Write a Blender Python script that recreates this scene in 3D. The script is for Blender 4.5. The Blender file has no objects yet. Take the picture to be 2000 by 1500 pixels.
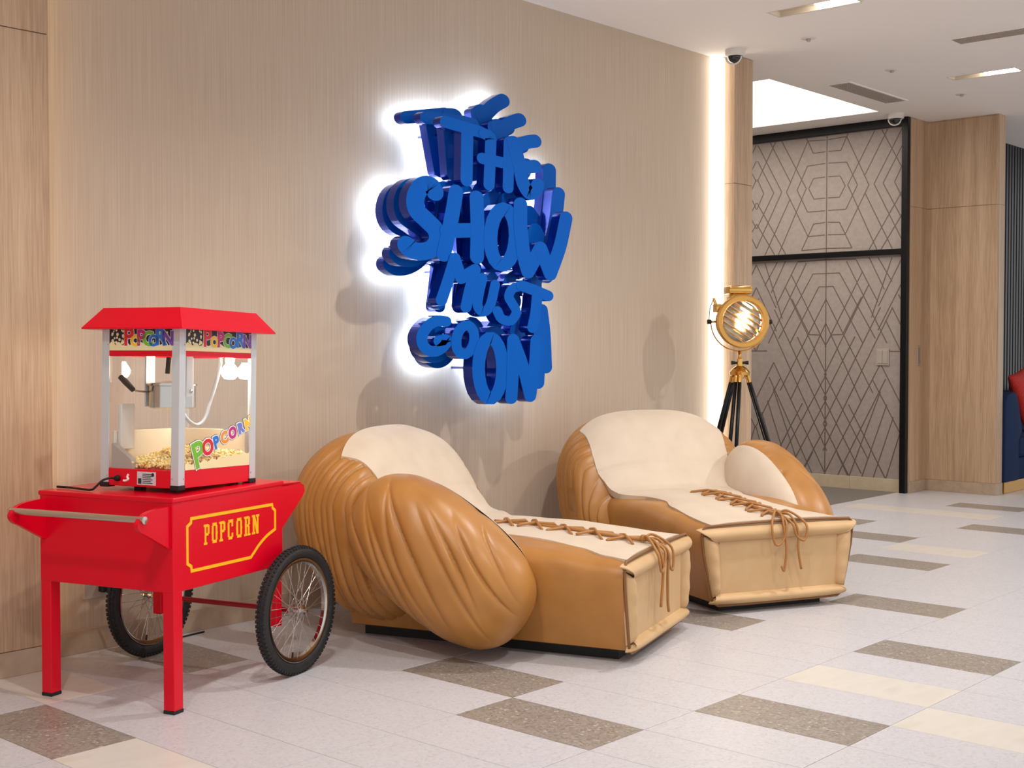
import bpy, bmesh, math, random
from mathutils import Vector, Matrix

scene = bpy.context.scene
col = scene.collection
PI = math.pi
R = math.radians

# ------------------------------------------------------------------ camera
cam_data = bpy.data.cameras.new('camera')
cam_data.sensor_width = 36.0
cam_data.lens = 36.0 * 2521.6 / 2000.0
cam_data.clip_end = 100
cam = bpy.data.objects.new('camera', cam_data)
col.objects.link(cam)
cam.location = (0, -4.987, 1.3005)
cam.rotation_euler = (R(90 - 1.70), 0, R(41.9 - 90))
scene.camera = cam

# ------------------------------------------------------------------ world + exposure
world = bpy.data.worlds.new('world')
scene.world = world
world.use_nodes = True
bg = world.node_tree.nodes['Background']
bg.inputs[0].default_value = (1.0, 0.99, 0.985, 1)      # the rest of the lobby
bg.inputs[1].default_value = 0.80
scene.view_settings.view_transform = 'Standard'
scene.view_settings.look = 'None'
scene.view_settings.gamma = 1
scene.view_settings.use_curve_mapping = False
scene.view_settings.exposure = 0.24

CEIL = 3.30
# recessed ceiling downlights: x, y, watts, aim offset (dx, dy)
DOWNLIGHTS = [(4.75, -2.15, 135, 0.1, 0.9), (2.3, -2.3, 110, 0.3, 0.7),
              (8.6, -3.9, 190, -1.3, 1.4), (6.3, -2.6, 95, 0.2, 0.3), (3.4, -4.1, 120, 0.3, 0.5),
              (9.45, -2.6, 60, 0.1, 0.2), (0.9, -2.7, 105, 0.5, 1.2), (5.9, -4.4, 95, 0, 0.3)]

# ------------------------------------------------------------------ materials
def srgb(r, g, b):
    f = lambda c: (c / 255 / 12.92) if c / 255 <= 0.04045 else ((c / 255 + 0.055) / 1.055) ** 2.4
    return (f(r), f(g), f(b), 1)

def mat(name, rgb, rough=0.5, metal=0.0, coat=0.0, spec=0.5, sheen=0.0):
    m = bpy.data.materials.new(name); m.use_nodes = True
    b = m.node_tree.nodes['Principled BSDF']
    b.inputs['Base Color'].default_value = srgb(*rgb)
    b.inputs['Roughness'].default_value = rough
    b.inputs['Metallic'].default_value = metal
    b.inputs['Coat Weight'].default_value = coat
    b.inputs['Specular IOR Level'].default_value = spec
    b.inputs['Sheen Weight'].default_value = sheen
    return m

def nd(m, t, **kw):
    n = m.node_tree.nodes.new(t)
    for k, v in kw.items(): setattr(n, k, v)
    return n

def lk(m, a, ao, b, bi): m.node_tree.links.new(a.outputs[ao], b.inputs[bi])

def ramp(m, stops):
    r = nd(m, 'ShaderNodeValToRGB')
    e = r.color_ramp.elements
    while len(e) < len(stops): e.new(0.5)
    for el, (p, c) in zip(e, stops): el.position = p; el.color = srgb(*c)
    return r

def coords(m, scale=(1, 1, 1), space='Object'):
    tc = nd(m, 'ShaderNodeTexCoord'); mp = nd(m, 'ShaderNodeMapping')
    mp.inputs['Scale'].default_value = scale
    lk(m, tc, space, mp, 'Vector')
    return mp

def bump(m, src, out, strength, dist=0.01):
    b = nd(m, 'ShaderNodeBump'); b.inputs['Strength'].default_value = strength
    b.inputs['Distance'].default_value = dist
    lk(m, src, out, b, 'Height')
    lk(m, b, 'Normal', m.node_tree.nodes['Principled BSDF'], 'Normal')

def noisy(name, stops, scale=(1, 1, 1), nscale=20, detail=4, rough=0.5, bumps=0.0, metal=0, coat=0, spec=0.5, dist=0.01, space='Object'):
    m = mat(name, (128, 128, 128), rough, metal, coat, spec)
    mp = coords(m, scale, space)
    n = nd(m, 'ShaderNodeTexNoise'); n.inputs['Scale'].default_value = nscale; n.inputs['Detail'].default_value = detail
    lk(m, mp, 'Vector', n, 'Vector')
    r = ramp(m, stops)
    lk(m, n, 'Fac', r, 'Fac')
    lk(m, r, 'Color', m.node_tree.nodes['Principled BSDF'], 'Base Color')
    if bumps: bump(m, n, 'Fac', bumps, dist)
    return m

def terrazzo(name, base, flecks, rough):
    m = mat(name, base, rough)
    b = m.node_tree.nodes['Principled BSDF']
    tc = nd(m, 'ShaderNodeNewGeometry')
    v = nd(m, 'ShaderNodeTexVoronoi'); v.inputs['Scale'].default_value = 110
    lk(m, tc, 'Position', v, 'Vector')
    r = ramp(m, flecks)
    r.color_ramp.interpolation = 'CONSTANT'
    sep = nd(m, 'ShaderNodeSeparateColor'); lk(m, v, 'Color', sep, 'Color')
    lk(m, sep, 'Red', r, 'Fac'); lk(m, r, 'Color', b, 'Base Color')
    return m

def wood(name, dark, mid, light, axis='z', rough=0.45):
    m = mat(name, mid, rough)
    b = m.node_tree.nodes['Principled BSDF']
    g = nd(m, 'ShaderNodeNewGeometry'); mp = nd(m, 'ShaderNodeMapping')
    mp.inputs['Scale'].default_value = (1, 1, 0.035)
    lk(m, g, 'Position', mp, 'Vector')
    n1 = nd(m, 'ShaderNodeTexNoise'); n1.inputs['Scale'].default_value = 9; n1.inputs['Detail'].default_value = 3; n1.inputs['Distortion'].default_value = 0.4
    n2 = nd(m, 'ShaderNodeTexNoise'); n2.inputs['Scale'].default_value = 130; n2.inputs['Detail'].default_value = 3
    lk(m, mp, 'Vector', n1, 'Vector'); lk(m, mp, 'Vector', n2, 'Vector')
    mx = nd(m, 'ShaderNodeMath', operation='MULTIPLY_ADD'); mx.inputs[1].default_value = 0.55
    ad = nd(m, 'ShaderNodeMath', operation='MULTIPLY'); ad.inputs[1].default_value = 0.45
    lk(m, n2, 'Fac', ad, 0); lk(m, n1, 'Fac', mx, 0); lk(m, ad, 'Value', mx, 2)
    r = ramp(m, [(0.36, dark), (0.5, mid), (0.64, light)])
    lk(m, mx, 'Value', r, 'Fac'); lk(m, r, 'Color', b, 'Base Color')
    bump(m, n2, 'Fac', 0.12, 0.004)
    return m

def emit(name, rgb, strength):
    m = bpy.data.materials.new(name); m.use_nodes = True
    nt = m.node_tree; nt.nodes.clear()
    o = nt.nodes.new('ShaderNodeOutputMaterial'); e = nt.nodes.new('ShaderNodeEmission')
    e.inputs[0].default_value = srgb(*rgb); e.inputs[1].default_value = strength
    nt.links.new(e.outputs[0], o.inputs[0])
    return m

def glass(name, tint=(255, 255, 255), base=0.03):
    m = bpy.data.materials.new(name); m.use_nodes = True
    nt = m.node_tree; nt.nodes.clear()
    o = nt.nodes.new('ShaderNodeOutputMaterial')
    t = nt.nodes.new('ShaderNodeBsdfTransparent'); t.inputs[0].default_value = srgb(*tint)
    g = nt.nodes.new('ShaderNodeBsdfGlossy'); g.inputs['Roughness'].default_value = 0.02
    f = nt.nodes.new('ShaderNodeLayerWeight'); f.inputs[0].default_value = 0.5
    pw = nt.nodes.new('ShaderNodeMath'); pw.operation = 'POWER'; pw.inputs[1].default_value = 5.0
    a = nt.nodes.new('ShaderNodeMath'); a.operation = 'MULTIPLY_ADD'; a.inputs[1].default_value = 0.9; a.inputs[2].default_value = base
    nt.links.new(f.outputs['Facing'], pw.inputs[0])
    mx = nt.nodes.new('ShaderNodeMixShader')
    nt.links.new(pw.outputs[0], a.inputs[0]); nt.links.new(a.outputs[0], mx.inputs[0])
    nt.links.new(t.outputs[0], mx.inputs[1]); nt.links.new(g.outputs[0], mx.inputs[2])
    nt.links.new(mx.outputs[0], o.inputs[0])
    return m

M = {}
M['tile_white'] = terrazzo('white_terrazzo', (226, 222, 220), [(0, (202, 200, 203)), (0.45, (198, 196, 199)), (0.7, (206, 204, 207)), (0.9, (192, 189, 191))], 0.33)
M['tile_dark'] = terrazzo('grey_brown_terrazzo', (160, 148, 134), [(0, (150, 141, 131)), (0.4, (142, 133, 123)), (0.65, (160, 151, 142)), (0.86, (132, 122, 111)), (0.97, (186, 179, 171))], 0.33)
M['tile_beige'] = noisy('beige_marble', [(0.3, (212, 205, 195)), (0.55, (218, 212, 203)), (0.75, (207, 197, 182))], (1, 3, 1), 3.2, 6, 0.3)
M['grout'] = mat('grout', (190, 184, 176), 0.8)
M['tile_grey'] = noisy('grey_corridor_tile', [(0.35, (112, 106, 101)), (0.65, (126, 120, 114))], (1, 1, 1), 60, 3, 0.5)
M['ceiling'] = mat('ceiling_paint', (244, 238, 233), 0.85)
M['wood'] = wood('oak_panel', (172, 142, 112), (193, 162, 131), (209, 180, 150))
M['base'] = noisy('baseboard_stone', [(0.3, (176, 153, 130)), (0.7, (194, 172, 149))], (2, 2, 2), 8, 4, 0.4)
M['base_cream'] = noisy('cream_baseboard', [(0.3, (196, 181, 152)), (0.7, (208, 193, 166))], (2, 2, 2), 8, 4, 0.4)
M['black'] = mat('black_metal', (14, 15, 18), 0.35, 0.4)
M['slat'] = mat('dark_slat', (24, 25, 32), 0.4)
M['slat_back'] = mat('dark_backing', (8, 8, 11), 0.6)
M['white_plastic'] = mat('white_plastic', (226, 221, 216), 0.35)
M['dome'] = mat('dark_dome', (12, 12, 14), 0.08, 0, 0.5)
M['grille'] = mat('grille_beige', (186, 174, 162), 0.6)
M['grille_dark'] = mat('hollow_shade', (146, 134, 122), 0.8)  # shade of the vent hollow and the handle inset, put into the colour
M['slotpaint'] = mat('slot_paint', (205, 192, 172), 0.7)
M['red'] = mat('red_gloss_paint', (222, 2, 36), 0.25, 0, 0.0, 0.3)
M['red_dark'] = mat('red_axle_paint', (150, 14, 30), 0.35)
M['yellow'] = mat('yellow_print', (255, 190, 20), 0.4)
M['chrome'] = mat('brushed_steel', (206, 200, 192), 0.22, 1.0)
M['steel'] = mat('steel', (198, 196, 192), 0.15, 1.0)
M['aluminium'] = mat('anodised_aluminium', (206, 207, 210), 0.45, 0.25)
M['rubber'] = noisy('tyre_rubber', [(0.3, (24, 24, 26)), (0.7, (36, 35, 36))], (1, 1, 1), 40, 3, 0.65)
M['foot'] = mat('black_rubber', (15, 14, 14), 0.6)
M['glass'] = glass('clear_glass')
M['cream_panel'] = mat('white_tray', (238, 228, 210), 0.5)
M['popcorn'] = noisy('popped_corn', [(0.3, (240, 190, 84)), (0.5, (252, 226, 150)), (0.7, (255, 246, 214))], (1, 1, 1), 55, 3, 0.7)
M['navy_print'] = mat('navy_print', (20, 20, 44), 0.4)
M['cream_print'] = mat('cream_print', (244, 228, 176), 0.45)
M['sticker'] = mat('silver_sticker', (205, 205, 208), 0.4)
M['ink'] = mat('dark_ink', (40, 40, 46), 0.5)
M['bulb'] = emit('bulb_glow', (255, 236, 205), 75)
M['socket'] = mat('lamp_socket', (190, 185, 178), 0.4, 0.6)
PR = {k: mat('print_' + k, c, 0.4) for k, c in dict(red=(222, 30, 50), yellow=(250, 200, 40), magenta=(200, 30, 130), green=(120, 190, 50), blue=(40, 120, 215), purple=(120, 70, 170), white=(248, 246, 240), orange=(240, 150, 60), violet=(120, 130, 210), ink=(30, 28, 30)).items()}

def leather(name, c0, c1, rough):
    m = noisy(name, [(0.3, c0), (0.7, c1)], (1, 1, 1), 7, 5, rough, 0, 0, 0, 0.45)
    mp = coords(m, (1, 1, 1))
    v = nd(m, 'ShaderNodeTexVoronoi'); v.inputs['Scale'].default_value = 320
    lk(m, mp, 'Vector', v, 'Vector')
    bump(m, v, 'Distance', 0.06, 0.002)
    return m
M['tan'] = leather('tan_leather', (172, 117, 56), (184, 128, 64), 0.36)
M['cream'] = leather('cream_leather', (212, 193, 170), (220, 202, 180), 0.5)
M['beige'] = leather('beige_leather', (200, 163, 116), (208, 172, 126), 0.45)
M['lace'] = mat('tan_cord', (170, 116, 58), 0.5)
M['piping'] = mat('brown_piping', (132, 88, 44), 0.5)
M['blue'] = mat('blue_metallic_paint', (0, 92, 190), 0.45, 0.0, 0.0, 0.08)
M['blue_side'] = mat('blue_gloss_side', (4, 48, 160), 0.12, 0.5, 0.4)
M['led'] = emit('cold_white_led', (200, 224, 255), 17)
M['brass'] = mat('polished_brass', (226, 178, 98), 0.16, 1.0)
M['brass_rim'] = mat('satin_brass', (222, 170, 92), 0.35, 0.8)
M['navy'] = noisy('navy_fabric', [(0.3, (24, 42, 78)), (0.7, (34, 54, 94))], (1, 1, 1), 120, 3, 0.85, 0.15, 0, 0, 0.2)
M['redfab'] = noisy('red_fabric', [(0.3, (196, 36, 32)), (0.7, (214, 54, 44))], (1, 1, 1), 60, 3, 0.8, 0.15)
M['gold'] = mat('gold_base', (220, 172, 96), 0.35, 0.7)
M['paper'] = noisy('grey_wallcovering', [(0.3, (158, 146, 139)), (0.7, (168, 156, 149))], (1, 1, 1), 30, 5, 0.65)
M['line'] = mat('taupe_line_print', (106, 92, 86), 0.5)
M['switch'] = mat('switch_plate', (176, 166, 156), 0.4)
M['lamp_white'] = emit('downlight_glow', (255, 247, 236), 22)
M['panel_glow'] = emit('luminous_panel', (255, 246, 234), 3.0)
M['led_strip'] = emit('white_led_strip', (255, 246, 232), 3.2)
M['led_warm'] = emit('warm_led_strip', (255, 214, 150), 2.2)

def wallpaper():
    m = mat('ribbed_wallcovering', (188, 160, 136), 0.6)
    b = m.node_tree.nodes['Principled BSDF']
    g = nd(m, 'ShaderNodeNewGeometry'); mp = nd(m, 'ShaderNodeMapping')
    mp.inputs['Scale'].default_value = (1, 0, 0.012)
    lk(m, g, 'Position', mp, 'Vector')
    n = nd(m, 'ShaderNodeTexNoise'); n.inputs['Scale'].default_value = 150; n.inputs['Detail'].default_value = 2
    lk(m, mp, 'Vector', n, 'Vector')
    r = ramp(m, [(0.3, (192, 172, 150)), (0.5, (198, 179, 158)), (0.7, (204, 186, 166))])
    lk(m, n, 'Fac', r, 'Fac'); lk(m, r, 'Color', b, 'Base Color')
    bump(m, n, 'Fac', 0.12, 0.003)
    return m
M['wall'] = wallpaper()

# ------------------------------------------------------------------ mesh helpers
def sgrid(a, b, n): return [a + (b - a) * i / n for i in range(n + 1)]

def catmull(pts, per=6, closed=False):
    if len(pts) < 3: return [Vector(p) for p in pts]
    P = [Vector(p) for p in pts]; out = []
    n = len(P)
    rng = range(n) if closed else range(n - 1)
    for i in rng:
        p1, p2 = P[i], P[(i + 1) % n]
        p0 = P[i - 1] if (closed or i > 0) else p1 * 2 - p2
        p3 = P[(i + 2) % n] if (closed or i + 2 < n) else p2 * 2 - p1
        for k in range(per):
            t = k / per
            out.append(0.5 * ((2 * p1) + (p2 - p0) * t + (2 * p0 - 5 * p1 + 4 * p2 - p3) * t * t + (3 * p1 - p0 - 3 * p2 + p3) * t ** 3))
    if not closed: out.append(P[-1])
    return out

class MB:
    def __init__(s): s.v = []; s.f = []
    def add(s, vs, fs):
        o = len(s.v); s.v += [tuple(v) for v in vs]; s.f += [tuple(i + o for i in f) for f in fs]
        return s
    def box(s, x0, x1, y0, y1, z0, z1, bev=0.0):
        if bev <= 0:
            vs = [(x, y, z) for x in (x0, x1) for y in (y0, y1) for z in (z0, z1)]
            return s.add(vs, [(0, 1, 3, 2), (4, 6, 7, 5), (0, 4, 5, 1), (2, 3, 7, 6), (0, 2, 6, 4), (1, 5, 7, 3)])
        bm = bmesh.new()
        bmesh.ops.create_cube(bm, size=1)
        for v in bm.verts: v.co = Vector(((x0 + x1) / 2 + v.co.x * (x1 - x0), (y0 + y1) / 2 + v.co.y * (y1 - y0), (z0 + z1) / 2 + v.co.z * (z1 - z0)))
        bmesh.ops.bevel(bm, geom=list(bm.edges), offset=bev, segments=2, affect='EDGES', profile=0.5)
        bm.verts.index_update()
        s.add([v.co[:] for v in bm.verts], [tuple(v.index for v in f.verts) for f in bm.faces]); bm.free()
        return s
    def prism(s, poly, a, b, axis='y'):
        n = len(poly)
        def P(u, w, t): return {'y': (u, t, w), 'x': (t, u, w), 'z': (u, w, t)}[axis]
        vs = [P(u, w, a) for u, w in poly] + [P(u, w, b) for u, w in poly]
        fs = [tuple(range(n)), tuple(range(2 * n - 1, n - 1, -1))] + [(i, (i + 1) % n, n + (i + 1) % n, n + i) for i in range(n)]
        return s.add(vs, fs)
    def tube(s, pts, r, n=10, closed=False, cap=True):
        P = [Vector(p) for p in pts]; m = len(P); rs = r if isinstance(r, (list, tuple)) else [r] * m
        rings = []; prev = None
        for i in range(m):
            if closed: t = P[(i + 1) % m] - P[i - 1]
            else: t = P[min(i + 1, m - 1)] - P[max(i - 1, 0)]
            t.normalize()
            if prev is None:
                a = Vector((0, 0, 1)) if abs(t.z) < 0.9 else Vector((1, 0, 0))
                u = t.cross(a).normalized()
            else:
                u = (prev - t * prev.dot(t)).normalized()
            prev = u; w = t.cross(u)
            rings.append([P[i] + (u * math.cos(2 * PI * k / n) + w * math.sin(2 * PI * k / n)) * rs[i] for k in range(n)])
        vs = [v for rg in rings for v in rg]; fs = []
        last = m if closed else m - 1
        for i in range(last):
            for k in range(n):
                j = (i + 1) % m
                fs.append((i * n + k, i * n + (k + 1) % n, j * n + (k + 1) % n, j * n + k))
        if cap and not closed:
            fs.append(tuple(range(n - 1, -1, -1))); fs.append(tuple((m - 1) * n + k for k in range(n)))
        return s.add(vs, fs)
    def lathe(s, prof, n=32, mtx=None, closed=False):
        vs = []; fs = []; m = len(prof)
        for r, z in prof:
            for k in range(n):
                a = 2 * PI * k / n
                v = Vector((r * math.cos(a), r * math.sin(a), z))
                vs.append(mtx @ v if mtx else v)
        for i in range(m if closed else m - 1):
            j = (i + 1) % m
            for k in range(n):
                fs.append((i * n + k, i * n + (k + 1) % n, j * n + (k + 1) % n, j * n + k))
        if not closed:
            if prof[0][0] > 1e-5: fs.append(tuple(range(n - 1, -1, -1)))
            if prof[-1][0] > 1e-5: fs.append(tuple((m - 1) * n + k for k in range(n)))
        return s.add(vs, fs)
    def grid(s, rows, closed_u=False, closed_v=False):
        nu = len(rows); nv = len(rows[0]); vs = [v for r in rows for v in r]; fs = []
        for i in range(nu if closed_u else nu - 1):
            for j in range(nv if closed_v else nv - 1):
                a, b = (i + 1) % nu, (j + 1) % nv
                fs.append((i * nv + j, i * nv + b, a * nv + b, a * nv + j))
        return s.add(vs, fs)
    def build(s, name, m, parent=None, smooth=False, auto=None, merge=0.0, loc=None):
        me = bpy.data.meshes.new(name)
        me.from_pydata(s.v, [], s.f)
        bm = bmesh.new(); bm.from_mesh(me)
        if merge: bmesh.ops.remove_doubles(bm, verts=bm.verts, dist=merge)
        bmesh.ops.recalc_face_normals(bm, faces=bm.faces)
        if auto is not None:
            for e in bm.edges:
                if len(e.link_faces) == 2 and e.calc_face_angle(0) > R(auto): e.smooth = False
        bm.to_mesh(me); bm.free()
        if smooth or auto is not None:
            me.polygons.foreach_set('use_smooth', [True] * len(me.polygons))
        me.materials.append(m if not isinstance(m, str) else M[m])
        o = bpy.data.objects.new(name, me); col.objects.link(o)
        if parent: o.parent = parent
        if loc: o.location = loc
        return o

def tag(o, label, cat, group=None, kind=None):
    o['label'] = label; o['category'] = cat
    if group: o['group'] = group
    if kind: o['kind'] = kind
    return o
def struct(o): o['kind'] = 'structure'; return o
def thing(name, label, cat, loc=(0, 0, 0), rz=0.0, group=None):
    o = bpy.data.objects.new(name, None); col.objects.link(o)
    o.empty_display_size = 0.1
    o.location = loc; o.rotation_euler = (0, 0, rz)
    return tag(o, label, cat, group)
def inst(mesh, name, parent, loc):
    o = bpy.data.objects.new(name, mesh); col.objects.link(o); o.parent = parent; o.location = loc
    return o

def text_mesh(body, size, offset=0.0, extrude=0.001, shear=0.0):
    cu = bpy.data.curves.new('text', 'FONT'); cu.body = body; cu.size = size; cu.offset = offset
    cu.extrude = extrude; cu.align_x = 'CENTER'; cu.align_y = 'CENTER'; cu.shear = shear; cu.resolution_u = 3
    o = bpy.data.objects.new('text', cu); col.objects.link(o)
    bpy.context.view_layer.update()
    me = bpy.data.meshes.new_from_object(o.evaluated_get(bpy.context.evaluated_depsgraph_get()))
    bpy.data.objects.remove(o)
    return me

# ================================================================== SETTING
WP = -0.153          # front plane of the oak panels that stand proud of the wall
# --- floor: grout bed, then tiles of 0.3 x 0.6 m
X0, Y0, G = 2.0284, -0.0231, 0.3
floor = struct(MB().box(-4, 16, -9, 0.09, -0.12, -0.003).build('floor', 'grout'))
dark = {(0, 1), (3, 0), (4, 3), (5, 2), (6, 4), (10, 2), (10, 4), (13, 3), (17, 2), (20, 1), (22, 0), (23, 2), (27, 1),
        (-3, 4), (2, 6), (9, 6), (13, 7), (17, 5), (22, 5), (27, 4), (31, 2), (-4, 2), (12, 0), (30, 6), (15, 8), (5, 8)}
beige = {(8, 4), (7, 5), (0, 2), (19, 2), (25, 1), (25, 0), (1, 0), (-2, 3), (12, 6), (18, 6), (25, 5), (15, 1), (3, 7), (29, 4)}
tile_mesh = {}
for k in ('white', 'dark', 'beige'):
    o = MB().box(0.0012, G - 0.0012, -2 * G + 0.0012, -0.0012, -0.01, 0, 0.0008).build('floor_tile', 'tile_' + k)
    tile_mesh[k] = o.data; bpy.data.objects.remove(o)
ca, sa = math.cos(R(41.9)), math.sin(R(41.9))
tiles = []
for i in range(-18, 46):
    for j in range(0, 15):
        x, y = X0 + G * i, Y0 - 2 * G * j
        cx, cy = x + G / 2, y - G
        d = cx * ca + (cy + 4.987) * sa; r = cx * sa - (cy + 4.987) * ca
        vis = d > 2.5 and abs(r / d) < 0.43 and d * 0.335 > 1.02
        k = 'dark' if (i, j) in dark else 'beige' if (i, j) in beige else 'white'
        tiles.append((0 if vis else 1, d * d if d > 0 else 1e6, x, y, k))
tiles.sort()
rest = {'white': MB(), 'dark': MB(), 'beige': MB()}
for n, (inv, dd, x, y, k) in enumerate(tiles):
    if not inv and n < 296: inst(tile_mesh[k], 'floor_tile', floor, (x, y, 0))
    else: rest[k].box(x + .0012, x + G - .0012, y - 2 * G + .0012, y - .0012, -.01, 0)
for k, mb in rest.items():
    o = mb.build('outer_floor_tiles', 'tile_' + k, floor); o['kind'] = 'stuff'
strip = MB().box(-4, 16, Y0, 0.09, -.01, 0).build('border_strip', 'tile_white', floor)
struct(MB().box(7.68, 11.3, 0.09, 3.2, -0.12, 0.0).build('floor_corridor', 'tile_grey'))

# --- main wall and the oak panels
struct(MB().box(2.3, 7.605, 0.0, 0.14, 0, CEIL + .05).build('wall_main', 'wall'))
bb = struct(MB().box(2.617, 7.605, -0.012, 0.0, 0, 0.10, 0.002).build('baseboard_main', 'base'))
wl = struct(MB().box(-3, 2.617, WP + .004, 0.14, 0, CEIL + .05).build('wall_left_panelling', 'wood'))
xs = [2.617, 1.42, 0.22, -0.98, -2.18, -3.0]
for a, b in zip(xs[1:], xs[:-1]):
    MB().box(a + .0015, b - (0 if b == 2.617 else .0015), WP - .008, WP + .004, 0.101, 2.534, .0015).build('oak_panel', 'wood', wl)
    MB().box(a + .0015, b - (0 if b == 2.617 else .0015), WP - .008, WP + .004, 2.538, CEIL - .006, .0015).build('oak_panel', 'wood', wl)
struct(MB().box(-3, 2.617, WP - .012, WP + .004, 0, 0.099, .002).build('baseboard_left', 'base'))
t = MB().box(2.617, 2.623, -0.11, -0.05, 0.12, CEIL - .02).build('corner_led_strip', 'led_warm')
tag(t, 'thin warm light strip in the corner beside the left oak panelling', 'light strip')

wp_ = struct(MB().box(7.682, 7.91, WP + .004, 0.14, 0, CEIL).build('wall_pillar', 'wood'))
for z0, z1 in ((0.101, 2.42), (2.424, CEIL - .004)):
    MB().box(7.680, 7.912, WP - .006, WP + .004, z0, z1, .0015).build('oak_panel', 'wood', wp_)
    MB().box(7.676, 7.682, WP - .005, 0.0, z0, z1).build('oak_panel', 'wood', wp_)
struct(MB().box(7.676, 7.914, WP - .012, WP + .004, 0, 0.1, .002).build('baseboard_pillar', 'base'))
t = MB().box(7.606, 7.676, -0.082, 0.05, 0.02, CEIL - .01, .01).build('wall_light_slot', 'led_strip')  # juts past the wall so its glow stands in for the overlit pillar side
tag(t, 'full-height white light slot between ribbed wall and oak pillar', 'light strip')
struct(MB().box(7.606, 7.676, 0.05, 0.14, 0, CEIL).build('trim_1', 'ceiling'))

# --- corridor behind the pillar and the line-patterned wall
XP = 10.78
struct(MB().box(7.91, 11.2, 3.2, 3.3, 0, CEIL + .3).build('wall_corridor_end', 'paper'))
struct(MB().box(7.75, 7.91, 0.14, 3.2, 0, CEIL + .3).build('wall_corridor_side', 'paper'))
wpat = struct(MB().box(XP, XP + .12, 0.0, 3.2, 0, CEIL + .05).build('wall_patterned', 'paper'))
for a, b in ((0.06, 0.55), (0.552, 1.15), (1.152, 1.75), (1.752, 3.2)):
    MB().box(XP - .012, XP, a, b, 0, 0.115, .002).build('baseboard_tile', 'base_cream', wpat)
PAT_UP = [[(-0.015, 3.187), (-0.196, 3.195), (-0.139, 3.076), (-0.015, 3.079)], [(-0.196, 3.195), (-0.417, 2.74), (-0.188, 2.312), (-0.014, 2.318)], [(-0.196, 3.195), (-0.236, 3.262)], [(-0.016, 2.972), (-0.198, 2.964), (-0.305, 2.75), (-0.194, 2.539), (-0.015, 2.54)], [(-0.017, 2.848), (-0.135, 2.845), (-0.184, 2.753), (-0.129, 2.653), (-0.014, 2.655)], [(-0.013, 2.432), (-0.131, 2.425), (-0.255, 2.186), (-0.004, 2.194)], [(-0.474, 3.229), (-0.21, 2.758), (-0.501, 2.153)], [(-0.596, 3.227), (-0.379, 2.835)], [(-0.728, 3.212), (-0.466, 2.745), (-0.737, 2.229)], [(-0.729, 3.06), (-0.552, 2.745), (-0.735, 2.416)], [(-0.731, 2.887), (-0.661, 2.747), (-0.734, 2.602)], [(-0.535, 3.222), (-0.731, 2.865)], [(-0.381, 2.668), (-0.649, 2.15)], [(-0.422, 2.161), (-0.733, 2.663)], [(-0.533, 2.151), (-0.735, 2.461)]]
PAT_LO = [[(0.003, 2.089), (-0.299, 2.082)], [(0.002, 1.964), (-0.135, 1.964), (-0.491, 1.365)], [(0.001, 1.842), (-0.072, 1.844), (-0.368, 1.324)], [(-0.203, 2.068), (-0.601, 1.324)], [(0.005, 1.736), (-0.471, 0.876)], [(0.003, 1.513), (-0.36, 0.792)], [(0.001, 1.301), (-0.057, 1.399), (-0.17, 1.403), (-0.352, 1.739)], [(0.007, 1.289), (-0.362, 1.969)], [(0.007, 1.041), (-0.425, 1.852)], [(-0.299, 2.075), (-0.513, 1.689)], [(-0.423, 2.093), (-0.573, 1.802)], [(-0.643, 2.083), (-0.452, 1.553)], [(-0.739, 2.078), (-0.518, 1.655)], [(-0.741, 1.864), (-0.515, 1.438)], [(-0.509, 2.089), (-0.645, 1.868)], [(0.012, 1.041), (-0.426, 0.286)], [(0.016, 0.817), (-0.365, 0.144)], [(0.016, 0.817), (-0.292, 1.382)], [(0.019, 0.58), (-0.252, 0.101)], [(0.019, 0.58), (-0.538, 1.643)], [(0.02, 0.331), (-0.647, 1.63)], [(-0.706, 1.753), (-0.742, 1.684)], [(-0.647, 1.641), (-0.744, 1.459)], [(-0.587, 1.528), (-0.734, 1.251)], [(-0.614, 1.251), (-0.746, 1.251)], [(-0.542, 1.141), (-0.751, 0.758)], [(-0.47, 0.991), (-0.742, 0.509)], [(0.018, 0.094), (-0.542, 1.141)], [(-0.125, 0.104), (-0.592, 1.004)], [(-0.24, 0.1), (-0.544, 0.889)], [(-0.366, 0.104), (-0.606, 0.777)], [(-0.478, 0.105), (-0.668, 0.665)], [(-0.6, 0.109), (-0.729, 0.52)], [(-0.234, 0.765), (-0.6, 0.113)], [(-0.298, 0.651), (-0.6, 0.109)], [(-0.123, 0.316), (-0.24, 0.1)]]
def clip_seg(a, b, y0, y1, z0, z1):
    t0, t1 = 0.0, 1.0
    for k, lo_, hi_ in ((0, y0, y1), (1, z0, z1)):
        d = b[k] - a[k]
        if abs(d) < 1e-9:
            if a[k] < lo_ or a[k] > hi_: return None
            continue
        q0, q1 = (lo_ - a[k]) / d, (hi_ - a[k]) / d
        if q0 > q1: q0, q1 = q1, q0
        t0, t1 = max(t0, q0), min(t1, q1)
    if t0 >= t1: return None
    return tuple((a[i] + (b[i] - a[i]) * t0) for i in (0, 1)), tuple((a[i] + (b[i] - a[i]) * t1) for i in (0, 1))
lines = MB(); nl = 0
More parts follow.
